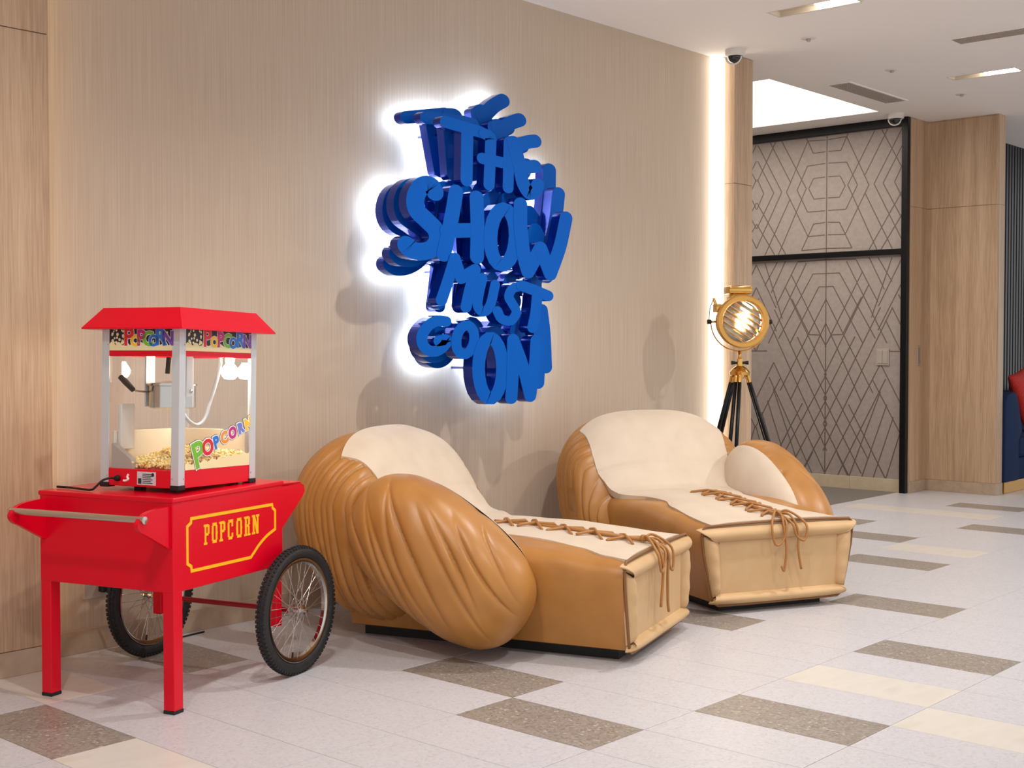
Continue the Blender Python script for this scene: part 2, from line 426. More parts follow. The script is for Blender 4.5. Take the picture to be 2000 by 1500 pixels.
for axis_y in (0.806, 2.28):
    for fam, z0, z1 in ((PAT_UP, 2.16, 3.22), (PAT_LO, 0.117, 2.10)):
        for poly in fam + [[(0, 3.25), (0, 0.1)]]:
            for sg in (1, -1):
                for a, b in zip(poly, poly[1:]):
                    c = clip_seg((axis_y + sg * a[0], a[1]), (axis_y + sg * b[0], b[1]), max(0.065, axis_y - .737), min(3.19, axis_y + .737), z0, z1)
                    if not c: continue
                    (ya, za), (yb, zb) = c; L_ = math.hypot(yb - ya, zb - za)
                    if L_ < .003: continue
                    ny, nz = -(zb - za) / L_ * .0045, (yb - ya) / L_ * .0045; nl += 1; h = .0012 + .000004 * nl
                    q = [(ya + ny, za + nz), (yb + ny, zb + nz), (yb - ny, zb - nz), (ya - ny, za - nz)]
                    lines.prism(q, XP - h, XP + .001, 'x')
o = lines.build('printed_line_pattern', 'line', wpat); o['kind'] = 'stuff'

# black frame of the patterned wall
fr = thing('portal_frame', 'black metal frame with top bar, cross bar and post on the patterned wall', 'frame', (XP, 0.03, 0))
MB().box(-.05, 0.0, -.03, .028, 0, CEIL, .004).build('post', 'black', fr)
MB().box(-.045, 0.0, .02, 3.1, CEIL - .075, CEIL, .004).build('top_bar', 'black', fr)
MB().box(-.045, 0.0, .02, 3.1, 2.105, 2.155, .004).build('cross_bar', 'black', fr)

# --- oak return and the oak block on the far side
wf = struct(MB().box(XP + .12, 11.13, 0.0, 0.14, 0, CEIL).build('wall_far_return', 'wood'))
wo = struct(MB().box(11.134, 11.26, -0.641, 0.03, 0, CEIL).build('wall_far_oak', 'wood'))
for z0, z1 in ((0.101, 2.52), (2.524, CEIL - .012)):
    MB().box(11.126, 11.134, -0.645, -.004, z0, z1, .0015).build('oak_panel', 'wood', wo)
    MB().box(11.134, 11.262, -0.647, -.641, z0, z1).build('oak_panel', 'wood', wo)
    MB().box(XP + .002, 11.126, -.006, 0.0, z0, z1).build('oak_panel', 'wood', wf)
struct(MB().box(11.118, 11.266, -0.652, -.002, 0, 0.1, .002).build('baseboard_far', 'base'))
struct(MB().box(XP + .002, 11.118, -.012, 0, 0, 0.1, .002).build('baseboard_far_return', 'base'))
wsl = struct(MB().box(11.26, 16, -0.03, 0.1, 0, CEIL).build('wall_slatted', 'slat_back'))
so = MB().box(0, 0.05, -0.035, 0, 0, CEIL - .002, .004).build('slat', 'slat', wsl); so.location = (11.3, -0.03, 0)
for i in range(1, 66): inst(so.data, 'slat', wsl, (11.3 + .072 * i, -0.03, 0))

# --- ceiling with its openings
holes = [(6.84, 7.0, -1.45, -0.90), (9.38, 9.53, -1.44, -0.92), (8.55, 10.35, 0.09, 2.6)]
for (x, y, w, dx, dy) in DOWNLIGHTS: holes.append((x - .07, x + .07, y - .07, y + .07))
def plate_with_holes(x0, x1, y0, y1, z0, z1, hs):
    mb = MB()
    cx = sorted({x0, x1} | {h[0] for h in hs} | {h[1] for h in hs}); cy = sorted({y0, y1} | {h[2] for h in hs} | {h[3] for h in hs})
    def solid(a, b):
        if a < 0 or b < 0 or a >= len(cx) - 1 or b >= len(cy) - 1: return False
        mx, my = (cx[a] + cx[a + 1]) / 2, (cy[b] + cy[b + 1]) / 2
        return not any(h[0] < mx < h[1] and h[2] < my < h[3] for h in hs)
    vid = {}; vs = []; fs = []
    def V(a, b, z):
        if (a, b, z) not in vid: vid[(a, b, z)] = len(vs); vs.append((cx[a], cy[b], z))
        return vid[(a, b, z)]
    for a in range(len(cx) - 1):
        for b in range(len(cy) - 1):
            if not solid(a, b): continue
            fs.append((V(a, b, z0), V(a, b + 1, z0), V(a + 1, b + 1, z0), V(a + 1, b, z0)))
            fs.append((V(a, b, z1), V(a + 1, b, z1), V(a + 1, b + 1, z1), V(a, b + 1, z1)))
            for (da, db, e) in ((-1, 0, ((a, b), (a, b + 1))), (1, 0, ((a + 1, b), (a + 1, b + 1))), (0, -1, ((a, b), (a + 1, b))), (0, 1, ((a, b + 1), (a + 1, b + 1)))):
                if not solid(a + da, b + db):
                    (p, q), (r_, s_) = e
                    fs.append((V(p, q, z0), V(r_, s_, z0), V(r_, s_, z1), V(p, q, z1)))
    return mb.add(vs, fs)
struct(plate_with_holes(-4, 16, -9, 3.3, CEIL, CEIL + .1, holes).build('ceiling', 'ceiling'))
# luminous tray above the corridor
t = thing('ceiling_light_tray', 'large glowing recessed ceiling tray above the corridor', 'ceiling light', (9.45, 1.345, CEIL + .1))
MB().box(-.9, .9, -1.255, 1.255, .03, .05).build('diffuser', 'panel_glow', t)
for a in ((-.94, -.9, -1.3, 1.3), (.9, .94, -1.3, 1.3), (-.9, .9, -1.3, -1.255), (-.9, .9, 1.255, 1.3)):
    MB().box(a[0], a[1], a[2], a[3], 0, .06).build('rim', 'ceiling', t)
# small bright spot lamp in the corridor ceiling
t = thing('ceiling_spot_lamp', 'tiny bright spot lamp in the ceiling beside the oak pillar', 'ceiling light', (8.42, 0.24, CEIL))
MB().lathe([(.03, -.004), (.045, -.004), (.045, 0), (.03, 0)], 24, closed=True).build('ring', 'white_plastic', t, auto=40)
MB().lathe([(.0, -.003), (.03, -.003), (.03, -.001), (0, -.001)], 24).build('lens', emit('spot_lens_glow', (255, 246, 230), 60), t)
ld = bpy.data.lights.new('corridor_spot_lamp', 'SPOT'); ld.energy = 120; ld.color = (1.0, 0.93, 0.86); ld.spot_size = R(125); ld.spot_blend = .9; ld.shadow_soft_size = .06
lo = bpy.data.objects.new('lamp', ld); col.objects.link(lo); lo.parent = t; lo.location = (0, 0, -.012); lo.rotation_euler = Vector((1.2, .42, -2.6)).to_track_quat('-Z', 'Y').to_euler()

# rectangular slot downlights
def slot_light(x0, x1, y0, y1, label):
    t = thing('slot_downlight', label, 'ceiling light', ((x0 + x1) / 2, (y0 + y1) / 2, CEIL))
    w, l = (x1 - x0) / 2 - .0115, (y1 - y0) / 2 - .0115
    mb = MB()
    mb.box(-w - .01, -w, -l - .01, l + .01, 0, .03); mb.box(w, w + .01, -l - .01, l + .01, 0, .03)
    mb.box(-w, w, -l - .01, -l, 0, .03); mb.box(-w, w, l, l + .01, 0, .03); mb.box(-w, w, -l, l, .03, .04)
    mb.build('housing', 'slotpaint', t)
    MB().box(-w * .8, w * .8, -l + .01, -l + .24, .006, .03, .004).build('lamp', 'lamp_white', t)
    return t
slot_light(6.84, 7.0, -1.45, -0.90, 'rectangular recessed ceiling light above the standing searchlight')
slot_light(9.38, 9.53, -1.44, -0.92, 'rectangular recessed ceiling light between the tray grille and the far oak wall')

DL = iter(['aimed at the blue sign', 'over the popcorn cart', 'out over the open floor before the far oak wall', 'over the lounger by the searchlight', 'over the white tiles before the first lounger', 'on the way to the navy sofa', 'over the tiles before the left oak panelling', 'over the beige tiles'])
def downlight(x, y, w, dx, dy):
    t = thing('round_downlight', 'recessed round ceiling downlight ' + next(DL), 'ceiling light', (x, y, CEIL), 0, 'lobby ceiling downlights')
    MB().lathe([(.052, -.006), (.075, -.006), (.075, 0.0), (.066, 0), (.066, .09), (.052, .09)], 24, closed=True).build('housing', 'white_plastic', t, auto=40)
    MB().lathe([(0, .085), (.052, .085), (.052, .09), (0, .09)], 24).build('lens', 'lamp_white', t)
    ld = bpy.data.lights.new('downlight_lamp', 'SPOT'); ld.energy = w * 0.80; ld.color = (1.0, 0.97, 0.94)
    ld.spot_size = R(120); ld.spot_blend = 0.8; ld.shadow_soft_size = 0.05
    lo = bpy.data.objects.new('lamp', ld); col.objects.link(lo); lo.parent = t; lo.location = (0, 0, -.012)
    lo.rotation_euler = Vector((dx, dy, -3.0)).to_track_quat('-Z', 'Y').to_euler()
for d in DOWNLIGHTS: downlight(*d)

# grilles
def grille(cx, cy, lx, ly, along, label):
    t = thing('air_grille', label, 'air vent', (cx, cy, CEIL))
    f = MB(); w = .02
    f.box(-lx / 2 - w, lx / 2 + w, -ly / 2 - w, -ly / 2, -.006, 0); f.box(-lx / 2 - w, lx / 2 + w, ly / 2, ly / 2 + w, -.006, 0)
    f.box(-lx / 2 - w, -lx / 2, -ly / 2, ly / 2, -.006, 0); f.box(lx / 2, lx / 2 + w, -ly / 2, ly / 2, -.006, 0)
    f.build('frame', 'ceiling', t)
    MB().box(-lx / 2, lx / 2, -ly / 2, ly / 2, -.0015, -.0005).build('cavity_shade', 'grille_dark', t)  # flat sheet, the shade of the hollow is in its darker colour
    s = MB(); n = int((ly if along == 'x' else lx) / .016)
    for i in range(n + 1):
        if along == 'x':
            q = -ly / 2 + ly * i / n; s.box(-lx / 2, lx / 2, q - .002, q + .002, -.005, -.001)
        else:
            q = -lx / 2 + lx * i / n; s.box(q - .002, q + .002, -ly / 2, ly / 2, -.005, -.001)
    m = int((lx if along == 'x' else ly) / .03)
    for i in range(m + 1):
        if along == 'x':
            q = -lx / 2 + lx * i / m; s.box(q - .002, q + .002, -ly / 2, ly / 2, -.005, -.001)
        else:
            q = -ly / 2 + ly * i / m; s.box(-lx / 2, lx / 2, q - .002, q + .002, -.005, -.001)
    o = s.build('louvres', 'grille', t); o['kind'] = 'stuff'
grille(9.53, -0.22, 0.97, 0.17, 'x', 'ceiling air grille along the glowing tray')
grille(8.31, -1.95, 0.16, 1.0, 'y', 'ceiling air grille out over the open floor')
for (x, y, lb) in ((7.59, -.77, 'small round ceiling sensor nearest the standing searchlight'), (8.86, -.74, 'small round ceiling sensor beside the tray grille'), (10.08, -.75, 'small round ceiling sensor before the far oak wall')):
    t = thing('ceiling_sensor', lb, 'sensor', (x, y, CEIL))
    MB().lathe([(0, -.004), (.045, -.004), (.05, 0), (0, 0)], 20).build('plate', 'white_plastic', t, auto=40)
    MB().lathe([(0, -.022), (.012, -.02), (.016, -.004), (0, -.004)], 16).build('sensor_head', 'grille', t, smooth=True)

def dome_camera(x, y, rz, label):
    t = thing('dome_camera', label, 'security camera', (x, y, CEIL), rz)
    MB().lathe([(0, -.045), (.062, -.045), (.068, -.04), (.068, 0), (0, 0)], 32).build('base', 'white_plastic', t, auto=40)
    prof = [(.05 * math.cos(a), -.045 - .05 * math.sin(a)) for a in sgrid(0, PI / 2, 8)]
    MB().lathe(prof, 28).build('dome', 'dome', t, smooth=True)
    MB().tube([(.0535 * math.cos(a) * .3 - .02, -.05 * math.cos(a), -.05 - .05 * math.sin(a)) for a in sgrid(0, PI, 12)], .006, 8).build('shroud', 'white_plastic', t, smooth=True)
dome_camera(7.55, -0.24, R(0), 'white dome security camera on the ceiling in front of the oak pillar')
dome_camera(10.55, 0.03, R(0), 'white dome security camera above the black portal frame')

# wall fittings
t = thing('wall_switch', 'taupe switch plate on the line-patterned wall', 'switch', (XP, 0.24, 1.20))
MB().box(-.012, -.0005, -.06, .06, -.075, .075, .003).build('plate', 'switch', t)
for y0, y1 in ((-.05, -.002), (.002, .05)): MB().box(-.017, -.011, y0, y1, -.06, .06, .003).build('rocker', 'switch', t)
t = thing('flush_handle', 'slim recessed metal pull on the far oak return', 'handle', (10.97, -.006, 1.21))
MB().box(-.03, .03, -.006, 0, -.09, .09, .002).build('plate', 'chrome', t)
MB().box(-.02, .02, -.0075, -.005, -.07, .07).build('recess_shade', 'grille_dark', t)  # slightly raised plate, its darker colour stands in for shade in the inset
t = thing('wall_socket', 'grey wall socket with a black plug behind the popcorn cart', 'socket', (2.90, 0, 0.27))
MB().box(-.065, .065, -.012, 0, -.045, .045, .003).build('plate', 'switch', t)
MB().box(.0, .045, -.045, -.011, -.02, .02, .006).build('plug', 'foot', t)
MB().tube(catmull([(.022, -.04, 0), (.03, -.07, -.03), (.06, -.06, -.15), (.1, -.05, -.26), (.3, -.08, -.266), (.5, -.06, -.266)], 5), .004, 8).build('cable', 'foot', t, smooth=True)
# ================================================================== POPCORN CART
def ribbon(pts, w, closed=False, sx=1.0, capn=8):
    """flat outline(s) of a brush stroke in a plane; returns list of polygons (quads + caps)"""
    P = [Vector((p[0] * sx, p[1])) for p in pts]
    n = len(P); L = []; Rr = []
    for i in range(n):
        if closed: t = P[(i + 1) % n] - P[i - 1]
        else: t = P[min(i + 1, n - 1)] - P[max(i - 1, 0)]
        t.normalize(); nn = Vector((-t.y, t.x))
        L.append(P[i] + nn * w / 2); Rr.append(P[i] - nn * w / 2)
    return P, L, Rr

def stroke(mb, pts, w, y0, y1, sx=1.0, capn=10, closed=False, caps=True):
    """extruded brush stroke with round ends, drawn in x,z and extruded along y"""
    P, L, Rr = ribbon(pts, w, closed, sx)
    U = lambda v, y: (v.x / sx, y, v.y)
    if closed:
        n = len(P); vs = []
        for i in range(n): vs += [U(L[i], y0), U(Rr[i], y0), U(Rr[i], y1), U(L[i], y1)]
        fs = []
        for i in range(n):
            a, b = i * 4, ((i + 1) % n) * 4
            for k in range(4): fs.append((a + k, a + (k + 1) % 4, b + (k + 1) % 4, b + k))
        mb.add(vs, fs); return
    out = list(L)
    if caps:
        t = (P[-1] - P[-2]).normalized(); a0 = math.atan2(t.x, -t.y)
        a0 = math.atan2(L[-1].y - P[-1].y, L[-1].x - P[-1].x)
        out += [P[-1] + Vector((math.cos(a0 - PI * k / capn), math.sin(a0 - PI * k / capn))) * w / 2 for k in range(1, capn)]
    out += Rr[::-1]
    if caps:
        a0 = math.atan2(Rr[0].y - P[0].y, Rr[0].x - P[0].x)
        out += [P[0] + Vector((math.cos(a0 - PI * k / capn), math.sin(a0 - PI * k / capn))) * w / 2 for k in range(1, capn)]
    # front/back faces as strips so concave strokes stay clean
    n = len(P); N = len(out)
    vs = [U(v, y0) for v in out] + [U(v, y1) for v in out]
    fs = [(i, (i + 1) % N, N + (i + 1) % N, N + i) for i in range(N)]
    ri = lambda i: n + (capn - 1 if caps else 0) + (n - 1 - i)
    for o in (0, N):
        for i in range(n - 1): fs.append((o + i, o + i + 1, o + ri(i + 1), o + ri(i)))
        if caps:
            fs.append(tuple(o + k for k in range(n - 1, n + capn)))
            fs.append(tuple([o + ri(0)] + [o + k for k in range(2 * n + capn - 1, N)] + [o + 0]))
    mb.add(vs, fs)

CART = (2.56, -1.095)
CW = 0.62
cart = thing('popcorn_cart', 'red two-wheeled cart lettered POPCORN carrying the popcorn machine', 'cart', (CART[0], CART[1], 0), R(17))
MB().box(0, .66, 0, CW, .43, .752, .004).build('body', 'red', cart)
MB().box(-.004, .664, -.004, CW + .004, .748, .766, .004).build('deck', 'red', cart)
for y in (0.0, CW - .05):
    lg = MB().box(.001, .05, y + .001, y + .049, .012, .44, .003).build('leg', 'red', cart)
    MB().box(.0, .051, y, y + .05, 0, .013, .002).build('foot_cap', 'foot', lg)
for y in (.0, CW - .045):
    MB().box(.615, .655, y + .002, y + .043, .19, .44, .003).build('wheel_post', 'red', cart)
MB().tube([(.673, -.08, .25), (.673, CW + .08, .25)], .0105, 14).build('axle', 'red_dark', cart, auto=40)
# push handle: two wing brackets and a steel bar
wing = catmull([(0, .737), (-.08, .734), (-.135, .722), (-.166, .695), (-.155, .668), (-.12, .65)], 4)
wing = [(v[0], v[1]) for v in wing] + [(0, .585)]
for y in (.012, CW - .03):
    MB().prism(wing, y, y + .018).build('handle_bracket', 'red', cart)
hb = MB().tube([(-.142, .002, .706), (-.142, CW - .005, .706)], .0118, 18).build('handle_bar', 'chrome', cart, auto=40)
for y in (.0, CW - .012):
    MB().lathe([(0, 0), (.0135, .002), (.0135, .012), (0, .014)], 16, Matrix.Translation((-.142, y, .706)) @ Matrix.Rotation(-PI / 2, 4, 'X')).build('end_cap', 'chrome', hb, auto=40)
# end shelf
for y in (0.0, CW - .015):
    MB().prism([(.655, .755), (.775, .75), (.808, .735), (.815, .71), (.80, .69), (.655, .575)], y, y + .015).build('shelf_bracket', 'red', cart)
MB().box(.655, .785, .0, CW, .74, .752, .002).build('end_shelf', 'red', cart)
# yellow outline panel and slab lettering
notch = lambda a, b, c: [a, b, c]
path = [(.099, .683), (.588, .679), (.591, .665), (.607, .654), (.607, .58)]
path += [(v[0], v[1]) for v in catmull([(.607, .58), (.555, .562), (.505, .535), (.468, .507), (.449, .492)], 4)[1:]]
path += [(.099, .495), (.096, .512), (.076, .524), (.076, .657), (.096, .668)]
def hard_ribbon(mb, pts, w, y0, y1):
    n = len(pts); P = [Vector(p) for p in pts]; vs = []
    for i in range(n):
        d1 = (P[i] - P[i - 1]).normalized(); d2 = (P[(i + 1) % n] - P[i]).normalized()
        n1 = Vector((-d1.y, d1.x)); n2 = Vector((-d2.y, d2.x)); b = (n1 + n2).normalized()
        k = w / 2 / max(.5, b.dot(n1))
        for s_, y in ((1, y0), (-1, y0), (-1, y1), (1, y1)):
            q = P[i] + b * k * s_; vs.append((q.x, y, q.y))
    fs = []
    for i in range(n):
        a, b = i * 4, ((i + 1) % n) * 4
        for k in range(4): fs.append((a + k, a + (k + 1) % 4, b + (k + 1) % 4, b + k))
    mb.add(vs, fs)
mb = MB(); hard_ribbon(mb, path, .0115, -.0012, .001); mb.build('yellow_outline', 'yellow', cart)
SL = {'P': [(.16, .44, 0, 1), (.0, .6, 0, .11), (.0, .3, .89, 1), (.4, .82, .87, 1), (.7, 1, .52, .95), (.4, .82, .44, .57)],
      'O': [(.0, .3, .14, .86), (.7, 1, .14, .86), (.12, .88, .0, .15), (.12, .88, .85, 1), (-.04, .04, .44, .56), (.96, 1.04, .44, .56)],
      'C': [(.0, .3, .14, .86), (.12, .85, .0, .15), (.12, .85, .85, 1), (.72, 1, .64, 1.0), (.72, 1, .1, .32)],
      'R': [(.14, .42, 0, 1), (.0, .5, 0, .11), (.0, .3, .89, 1), (.4, .82, .87, 1), (.68, .98, .56, .95), (.4, .82, .46, .59), (.62, .9, 0, .5), (.58, 1.06, 0, .11)],
      'N': [(.12, .34, 0, 1), (.0, .46, 0, .11), (.0, .3, .89, 1), (.72, .94, 0, 1), (.6, 1.06, .89, 1)]}
for ch, xa, xb in (('P', 545, 607), ('O', 634, 692), ('P', 714, 777), ('C', 804, 860), ('O', 896, 956), ('R', 980, 1043), ('N', 1066, 1140)):
    f = lambda q: .168 + (.500 - .168) * ((q - 545) / 595.0) ** 1.04
    a, b = f(xa), f(xb); w = b - a; mb = MB()
    for n_, (u0, u1, v0, v1) in enumerate(SL[ch]):
        mb.box(a + w * u0, a + w * u1, -.0012 - .00004 * n_, .001, .578 + .074 * v0, .578 + .074 * v1)
    if ch == 'N':
        mb.prism([(a + w * .12, .578 + .074), (a + w * .42, .578 + .074), (a + w * .94, .578), (a + w * .64, .578)], -.0015, .001)
    mb.build('letter', 'yellow', cart)
# wheels
def wheel(y, hubdir):
    rot = Matrix.Translation((.673, y, .2525)) @ Matrix.Rotation(PI / 2, 4, 'X')
    w = bpy.data.objects.new('wheel', None); col.objects.link(w); w.parent = cart; w.empty_display_size = .05
    tyre = MB(); rr, tr = .228, .0245
    tyre.lathe([(rr + tr * math.cos(a), tr * .92 * math.sin(a)) for a in [2 * PI * k / 14 for k in range(14)]], 64, rot, closed=True)
    ty = tyre.build('tyre', 'rubber', w, smooth=True)
    kn = MB()
    for i in range(84):
        a = 2 * PI * i / 84
        for s_ in (-1, 0, 1):
            aa = a + (.5 * 2 * PI / 84 if s_ == 0 else 0)
            c_, sn = math.cos(aa), math.sin(aa); r0 = rr + tr - .006 - .0045 * abs(s_); zc = s_ * .0135
            vs = []
            for dr in (0, .0095):
                for dt in (-.0062, .0062):
                    for dz in (-.0048, .0048):
                        r_ = r0 + dr
                        vs.append(rot @ Vector((r_ * c_ - dt * sn, r_ * sn + dt * c_, zc + dz)))
            kn.add(vs, [(0, 1, 3, 2), (4, 6, 7, 5), (0, 4, 5, 1), (2, 3, 7, 6), (0, 2, 6, 4), (1, 5, 7, 3)])
    k_ = kn.build('tread', 'rubber', w); k_['kind'] = 'stuff'
    MB().lathe([(.206, -.015), (.197, -.0145), (.188, -.008), (.188, .008), (.197, .0145), (.206, .015), (.2, .0), ], 64, rot, closed=True).build('rim', 'steel', w, auto=35)
    MB().lathe([(.0, -.05), (.007, -.05), (.007, -.03), (.022, -.026), (.022, -.02), (.012, -.017), (.012, .017), (.022, .02), (.022, .026), (.007, .03), (.007, .05), (0, .05)], 20, rot).build('hub', 'steel', w, auto=35)
    for i in range(36):
        a = 2 * PI * i / 36; s_ = 1 if i % 2 else -1; off = (1 if (i // 2) % 2 else -1) * R(62)
        p0 = rot @ Vector((.02 * math.cos(a + off), .02 * math.sin(a + off), .023 * s_)); p1 = rot @ Vector((.189 * math.cos(a), .189 * math.sin(a), 0))
        MB().tube([p0, p1], .0013, 5, cap=False).build('spoke', 'steel', w, smooth=True)
    MB().tube([rot @ Vector((.187 * math.cos(-1.75), .187 * math.sin(-1.75), 0)), rot @ Vector((.165 * math.cos(-1.75), .165 * math.sin(-1.75), 0))], .004, 8).build('valve', 'foot', w)
wheel(-.056, -1)
wheel(CW + .056, 1)

# ================================================================== POPCORN MACHINE
ct, st = math.cos(R(17)), math.sin(R(17))
mo = (CART[0] + .103 * ct - .061 * st, CART[1] + .103 * st + .061 * ct, .785)
pm = thing('popcorn_machine', 'red and silver glass popcorn machine standing on the red cart', 'popcorn machine', mo, 0)
pm.rotation_euler = (0, R(1.65), R(16.84))
ML, MW, HB, H1, H2 = .457, .361, .064, .490, .585
base = MB().box(.004, ML - .004, .004, MW - .004, 0, HB, .002).build('base', 'red', pm)
for (x, y, h) in ((.05, .215, .0185), (.36, .03, .0105), (.36, .3, .0105), (.05, .05, .0185)):
    MB().box(x, x + .032, y, y + .032, -h, .001, .003).build('rubber_foot', 'foot', pm)
for (x, y) in ((0, 0), (ML - .034, 0), (0, MW - .034), (ML - .034, MW - .034)):
    pw = .034; mb = MB()
    x_in = x if x > 0 else 0
    # L-shaped corner profile
    if x == 0 and y == 0: poly = [(0, 0), (pw, 0), (pw, .006), (.012, .012), (.006, pw), (0, pw)]
    elif y == 0: poly = [(x, 0), (ML, 0), (ML, pw), (ML - .006, pw), (ML - .012, .012), (x, .006)]
    elif x == 0: poly = [(0, y), (.006, y), (.012, MW - .012), (pw, MW - .006), (pw, MW), (0, MW)]
    else: poly = [(ML - .006, y), (ML, y), (ML, MW), (x, MW), (x, MW - .006), (ML - .012, MW - .012)]
    mb.prism(poly, .01, H2 + .002, 'z'); po = mb.build('corner_post', 'aluminium', pm)
    MB().box(x - .003, x + pw + .003, y - .003, y + pw + .003, -.006, .012, .003).build('corner_cap', 'foot', po)
    for z in (.035, .52, .575):
        sx = x + pw / 2
        if y == 0: MB().lathe([(0, 0), (.0022, .0005), (.003, .0015)], 8, Matrix.Translation((x + (.028 if x == 0 else .006), -.0015, z)) @ Matrix.Rotation(-PI / 2, 4, 'X')).build('screw', 'steel', po)
        if x == 0: MB().lathe([(0, 0), (.0022, .0005), (.003, .0015)], 8, Matrix.Translation((-.0015, y + (.028 if y == 0 else .006), z)) @ Matrix.Rotation(PI / 2, 4, 'Y')).build('screw', 'steel', po)
# rails and header panels on four sides
for nm, a in (('x0', 0), ('x1', MW - .008)):
    MB().box(.03, ML - .03, a + .001, a + .007, H1 - .012, H1 + .008).build('rail', 'red', pm)
for a in (0, ML - .008):
    MB().box(a + .001, a + .007, .03, MW - .03, H1 - .012, H1 + .008).build('rail', 'red', pm)
# roof: red frustum
o_, ti = .052, .002
rb = [(-o_, -o_, H2 - .004), (ML + o_, -o_, H2 - .004), (ML + o_, MW + o_, H2 - .004), (-o_, MW + o_, H2 - .004)]
rt = [(ti, ti, H2 + .07), (ML - ti, ti, H2 + .07), (ML - ti, MW - ti, H2 + .07), (ti, MW - ti, H2 + .07)]
rl = [(x, y, z - .006) for x, y, z in rb]
MB().add(rl + rb + rt, [(3, 2, 1, 0), (8, 9, 10, 11)] + [(i, (i + 1) % 4, 4 + (i + 1) % 4, 4 + i) for i in range(4)] + [(4 + i, 4 + (i + 1) % 4, 8 + (i + 1) % 4, 8 + i) for i in range(4)]).build('roof', 'red', pm)

def put_text(body, size, m, parent, origin, ux, uz, rot=0.0, offset=0.0, lift=0.0, name='printed_letter'):
    """text mesh lying in the plane spanned by ux (reading direction) and uz (up)"""
    me = text_mesh(body, size, offset, .0004)
    ux, uz = Vector(ux), Vector(uz); nn = ux.cross(uz)
    c_, s_ = math.cos(rot), math.sin(rot)
    for v in me.vertices:
        x, y, z = v.co; x, y = x * c_ - y * s_, x * s_ + y * c_
        v.co = Vector(origin) + ux * x + uz * y + nn * (z + lift)
    me.materials.clear(); me.materials.append(m)
    o = bpy.data.objects.new(name, me); col.objects.link(o); o.parent = parent
    return o

def header(origin, ux, length):
    """navy header print with cream popcorn waves and the coloured word POPCORN"""
    ux = Vector(ux); uz = Vector((0, 0, 1)); nn = ux.cross(uz); O = Vector(origin)
    z0, z1 = H1 + .008, H2
    def quad(u0, u1, a, b, lift): return [O + ux * u0 + uz * a + nn * lift, O + ux * u1 + uz * a + nn * lift, O + ux * u1 + uz * b + nn * lift, O + ux * u0 + uz * b + nn * lift]
    mb = MB(); q = quad(0, length, z0, z1, 0); q2 = quad(0, length, z0, z1, -.003)
    mb.add(q + q2, [(0, 1, 2, 3), (7, 6, 5, 4), (0, 4, 5, 1), (1, 5, 6, 2), (2, 6, 7, 3), (3, 7, 4, 0)])
    p = mb.build('header_panel', 'navy_print', pm)
    mb = MB(); n = 40; rng = random.Random(3); top = []
    for i in range(n + 1):
        u = length * i / n; top.append(O + ux * u + uz * (z0 + .024 + .006 * math.sin(i * 1.3) + .004 * rng.random()) + nn * .0006)
    bot = [O + ux * (length * i / n) + uz * (z0 + .0005) + nn * .0006 for i in range(n + 1)]
    mb.add(bot + top, [(i, i + 1, n + 2 + i, n + 1 + i) for i in range(n)]); mb.build('cream_wave', 'cream_print', p)
    # popped kernels flying at the start of the band
    mb = MB(); rng = random.Random(8)
    for i in range(26):
        u = length * (.03 + .2 * rng.random()); z = z0 + .02 + .06 * rng.random(); r_ = .003 + .004 * rng.random()
        c = O + ux * u + uz * z + nn * (.0009 + .00002 * i)
        mb.add([c + ux * r_ * math.cos(a) + uz * r_ * math.sin(a) for a in [2 * PI * k / 7 for k in range(7)]], [tuple(range(7))])
    for i in range(16):
        u = length * (.84 + .15 * rng.random()); z = z0 + .03 + .05 * rng.random(); r_ = .002 + .003 * rng.random()
        c = O + ux * u + uz * z + nn * (.0009 + .00002 * i)
        mb.add([c + ux * r_ * math.cos(a) + uz * r_ * math.sin(a) for a in [2 * PI * k / 7 for k in range(7)]], [tuple(range(7))])
    kk = mb.build('kernel_print', 'cream_print', p); kk['kind'] = 'stuff'
    for ch, k, u, z, s_ in zip('POPCORN', ('red', 'yellow', 'magenta', 'green', 'blue', 'blue', 'purple'), (.31, .42, .51, .62, .71, .82, .935), (.05, .036, .046, .043, .036, .05, .044), (.098, .058, .084, .078, .06, .092, .075)):
        og = O + ux * (length * u) + uz * (z0 + z * .95)
        put_text(ch, s_ * .92, PR['white'], p, og, ux, uz, 0, .0052, .0012)
        put_text(ch, s_ * .92, PR[k], p, og, ux, uz, 0, .0028, .0026)
header((.034, .002, 0), (1, 0, 0), ML - .068)
header((.002, MW - .034, 0), (0, -1, 0), MW - .068)
header((ML - .034, MW - .002, 0), (-1, 0, 0), ML - .068)
header((ML - .002, .034, 0), (0, 1, 0), MW - .068)
# glass
g1 = MB().box(.03, ML - .03, .004, .0065, HB, H1 - .01).build('glass_pane', 'glass', pm)
MB().box(.03, ML - .03, MW - .0065, MW - .004, HB, H1 - .01).build('glass_pane', 'glass', pm)
MB().box(.004, .0065, .03, MW - .03, HB, H1 - .01).build('glass_pane', 'glass', pm)
MB().box(ML - .0065, ML - .004, .03, MW - .03, HB, H1 - .01).build('glass_pane', 'glass', pm)
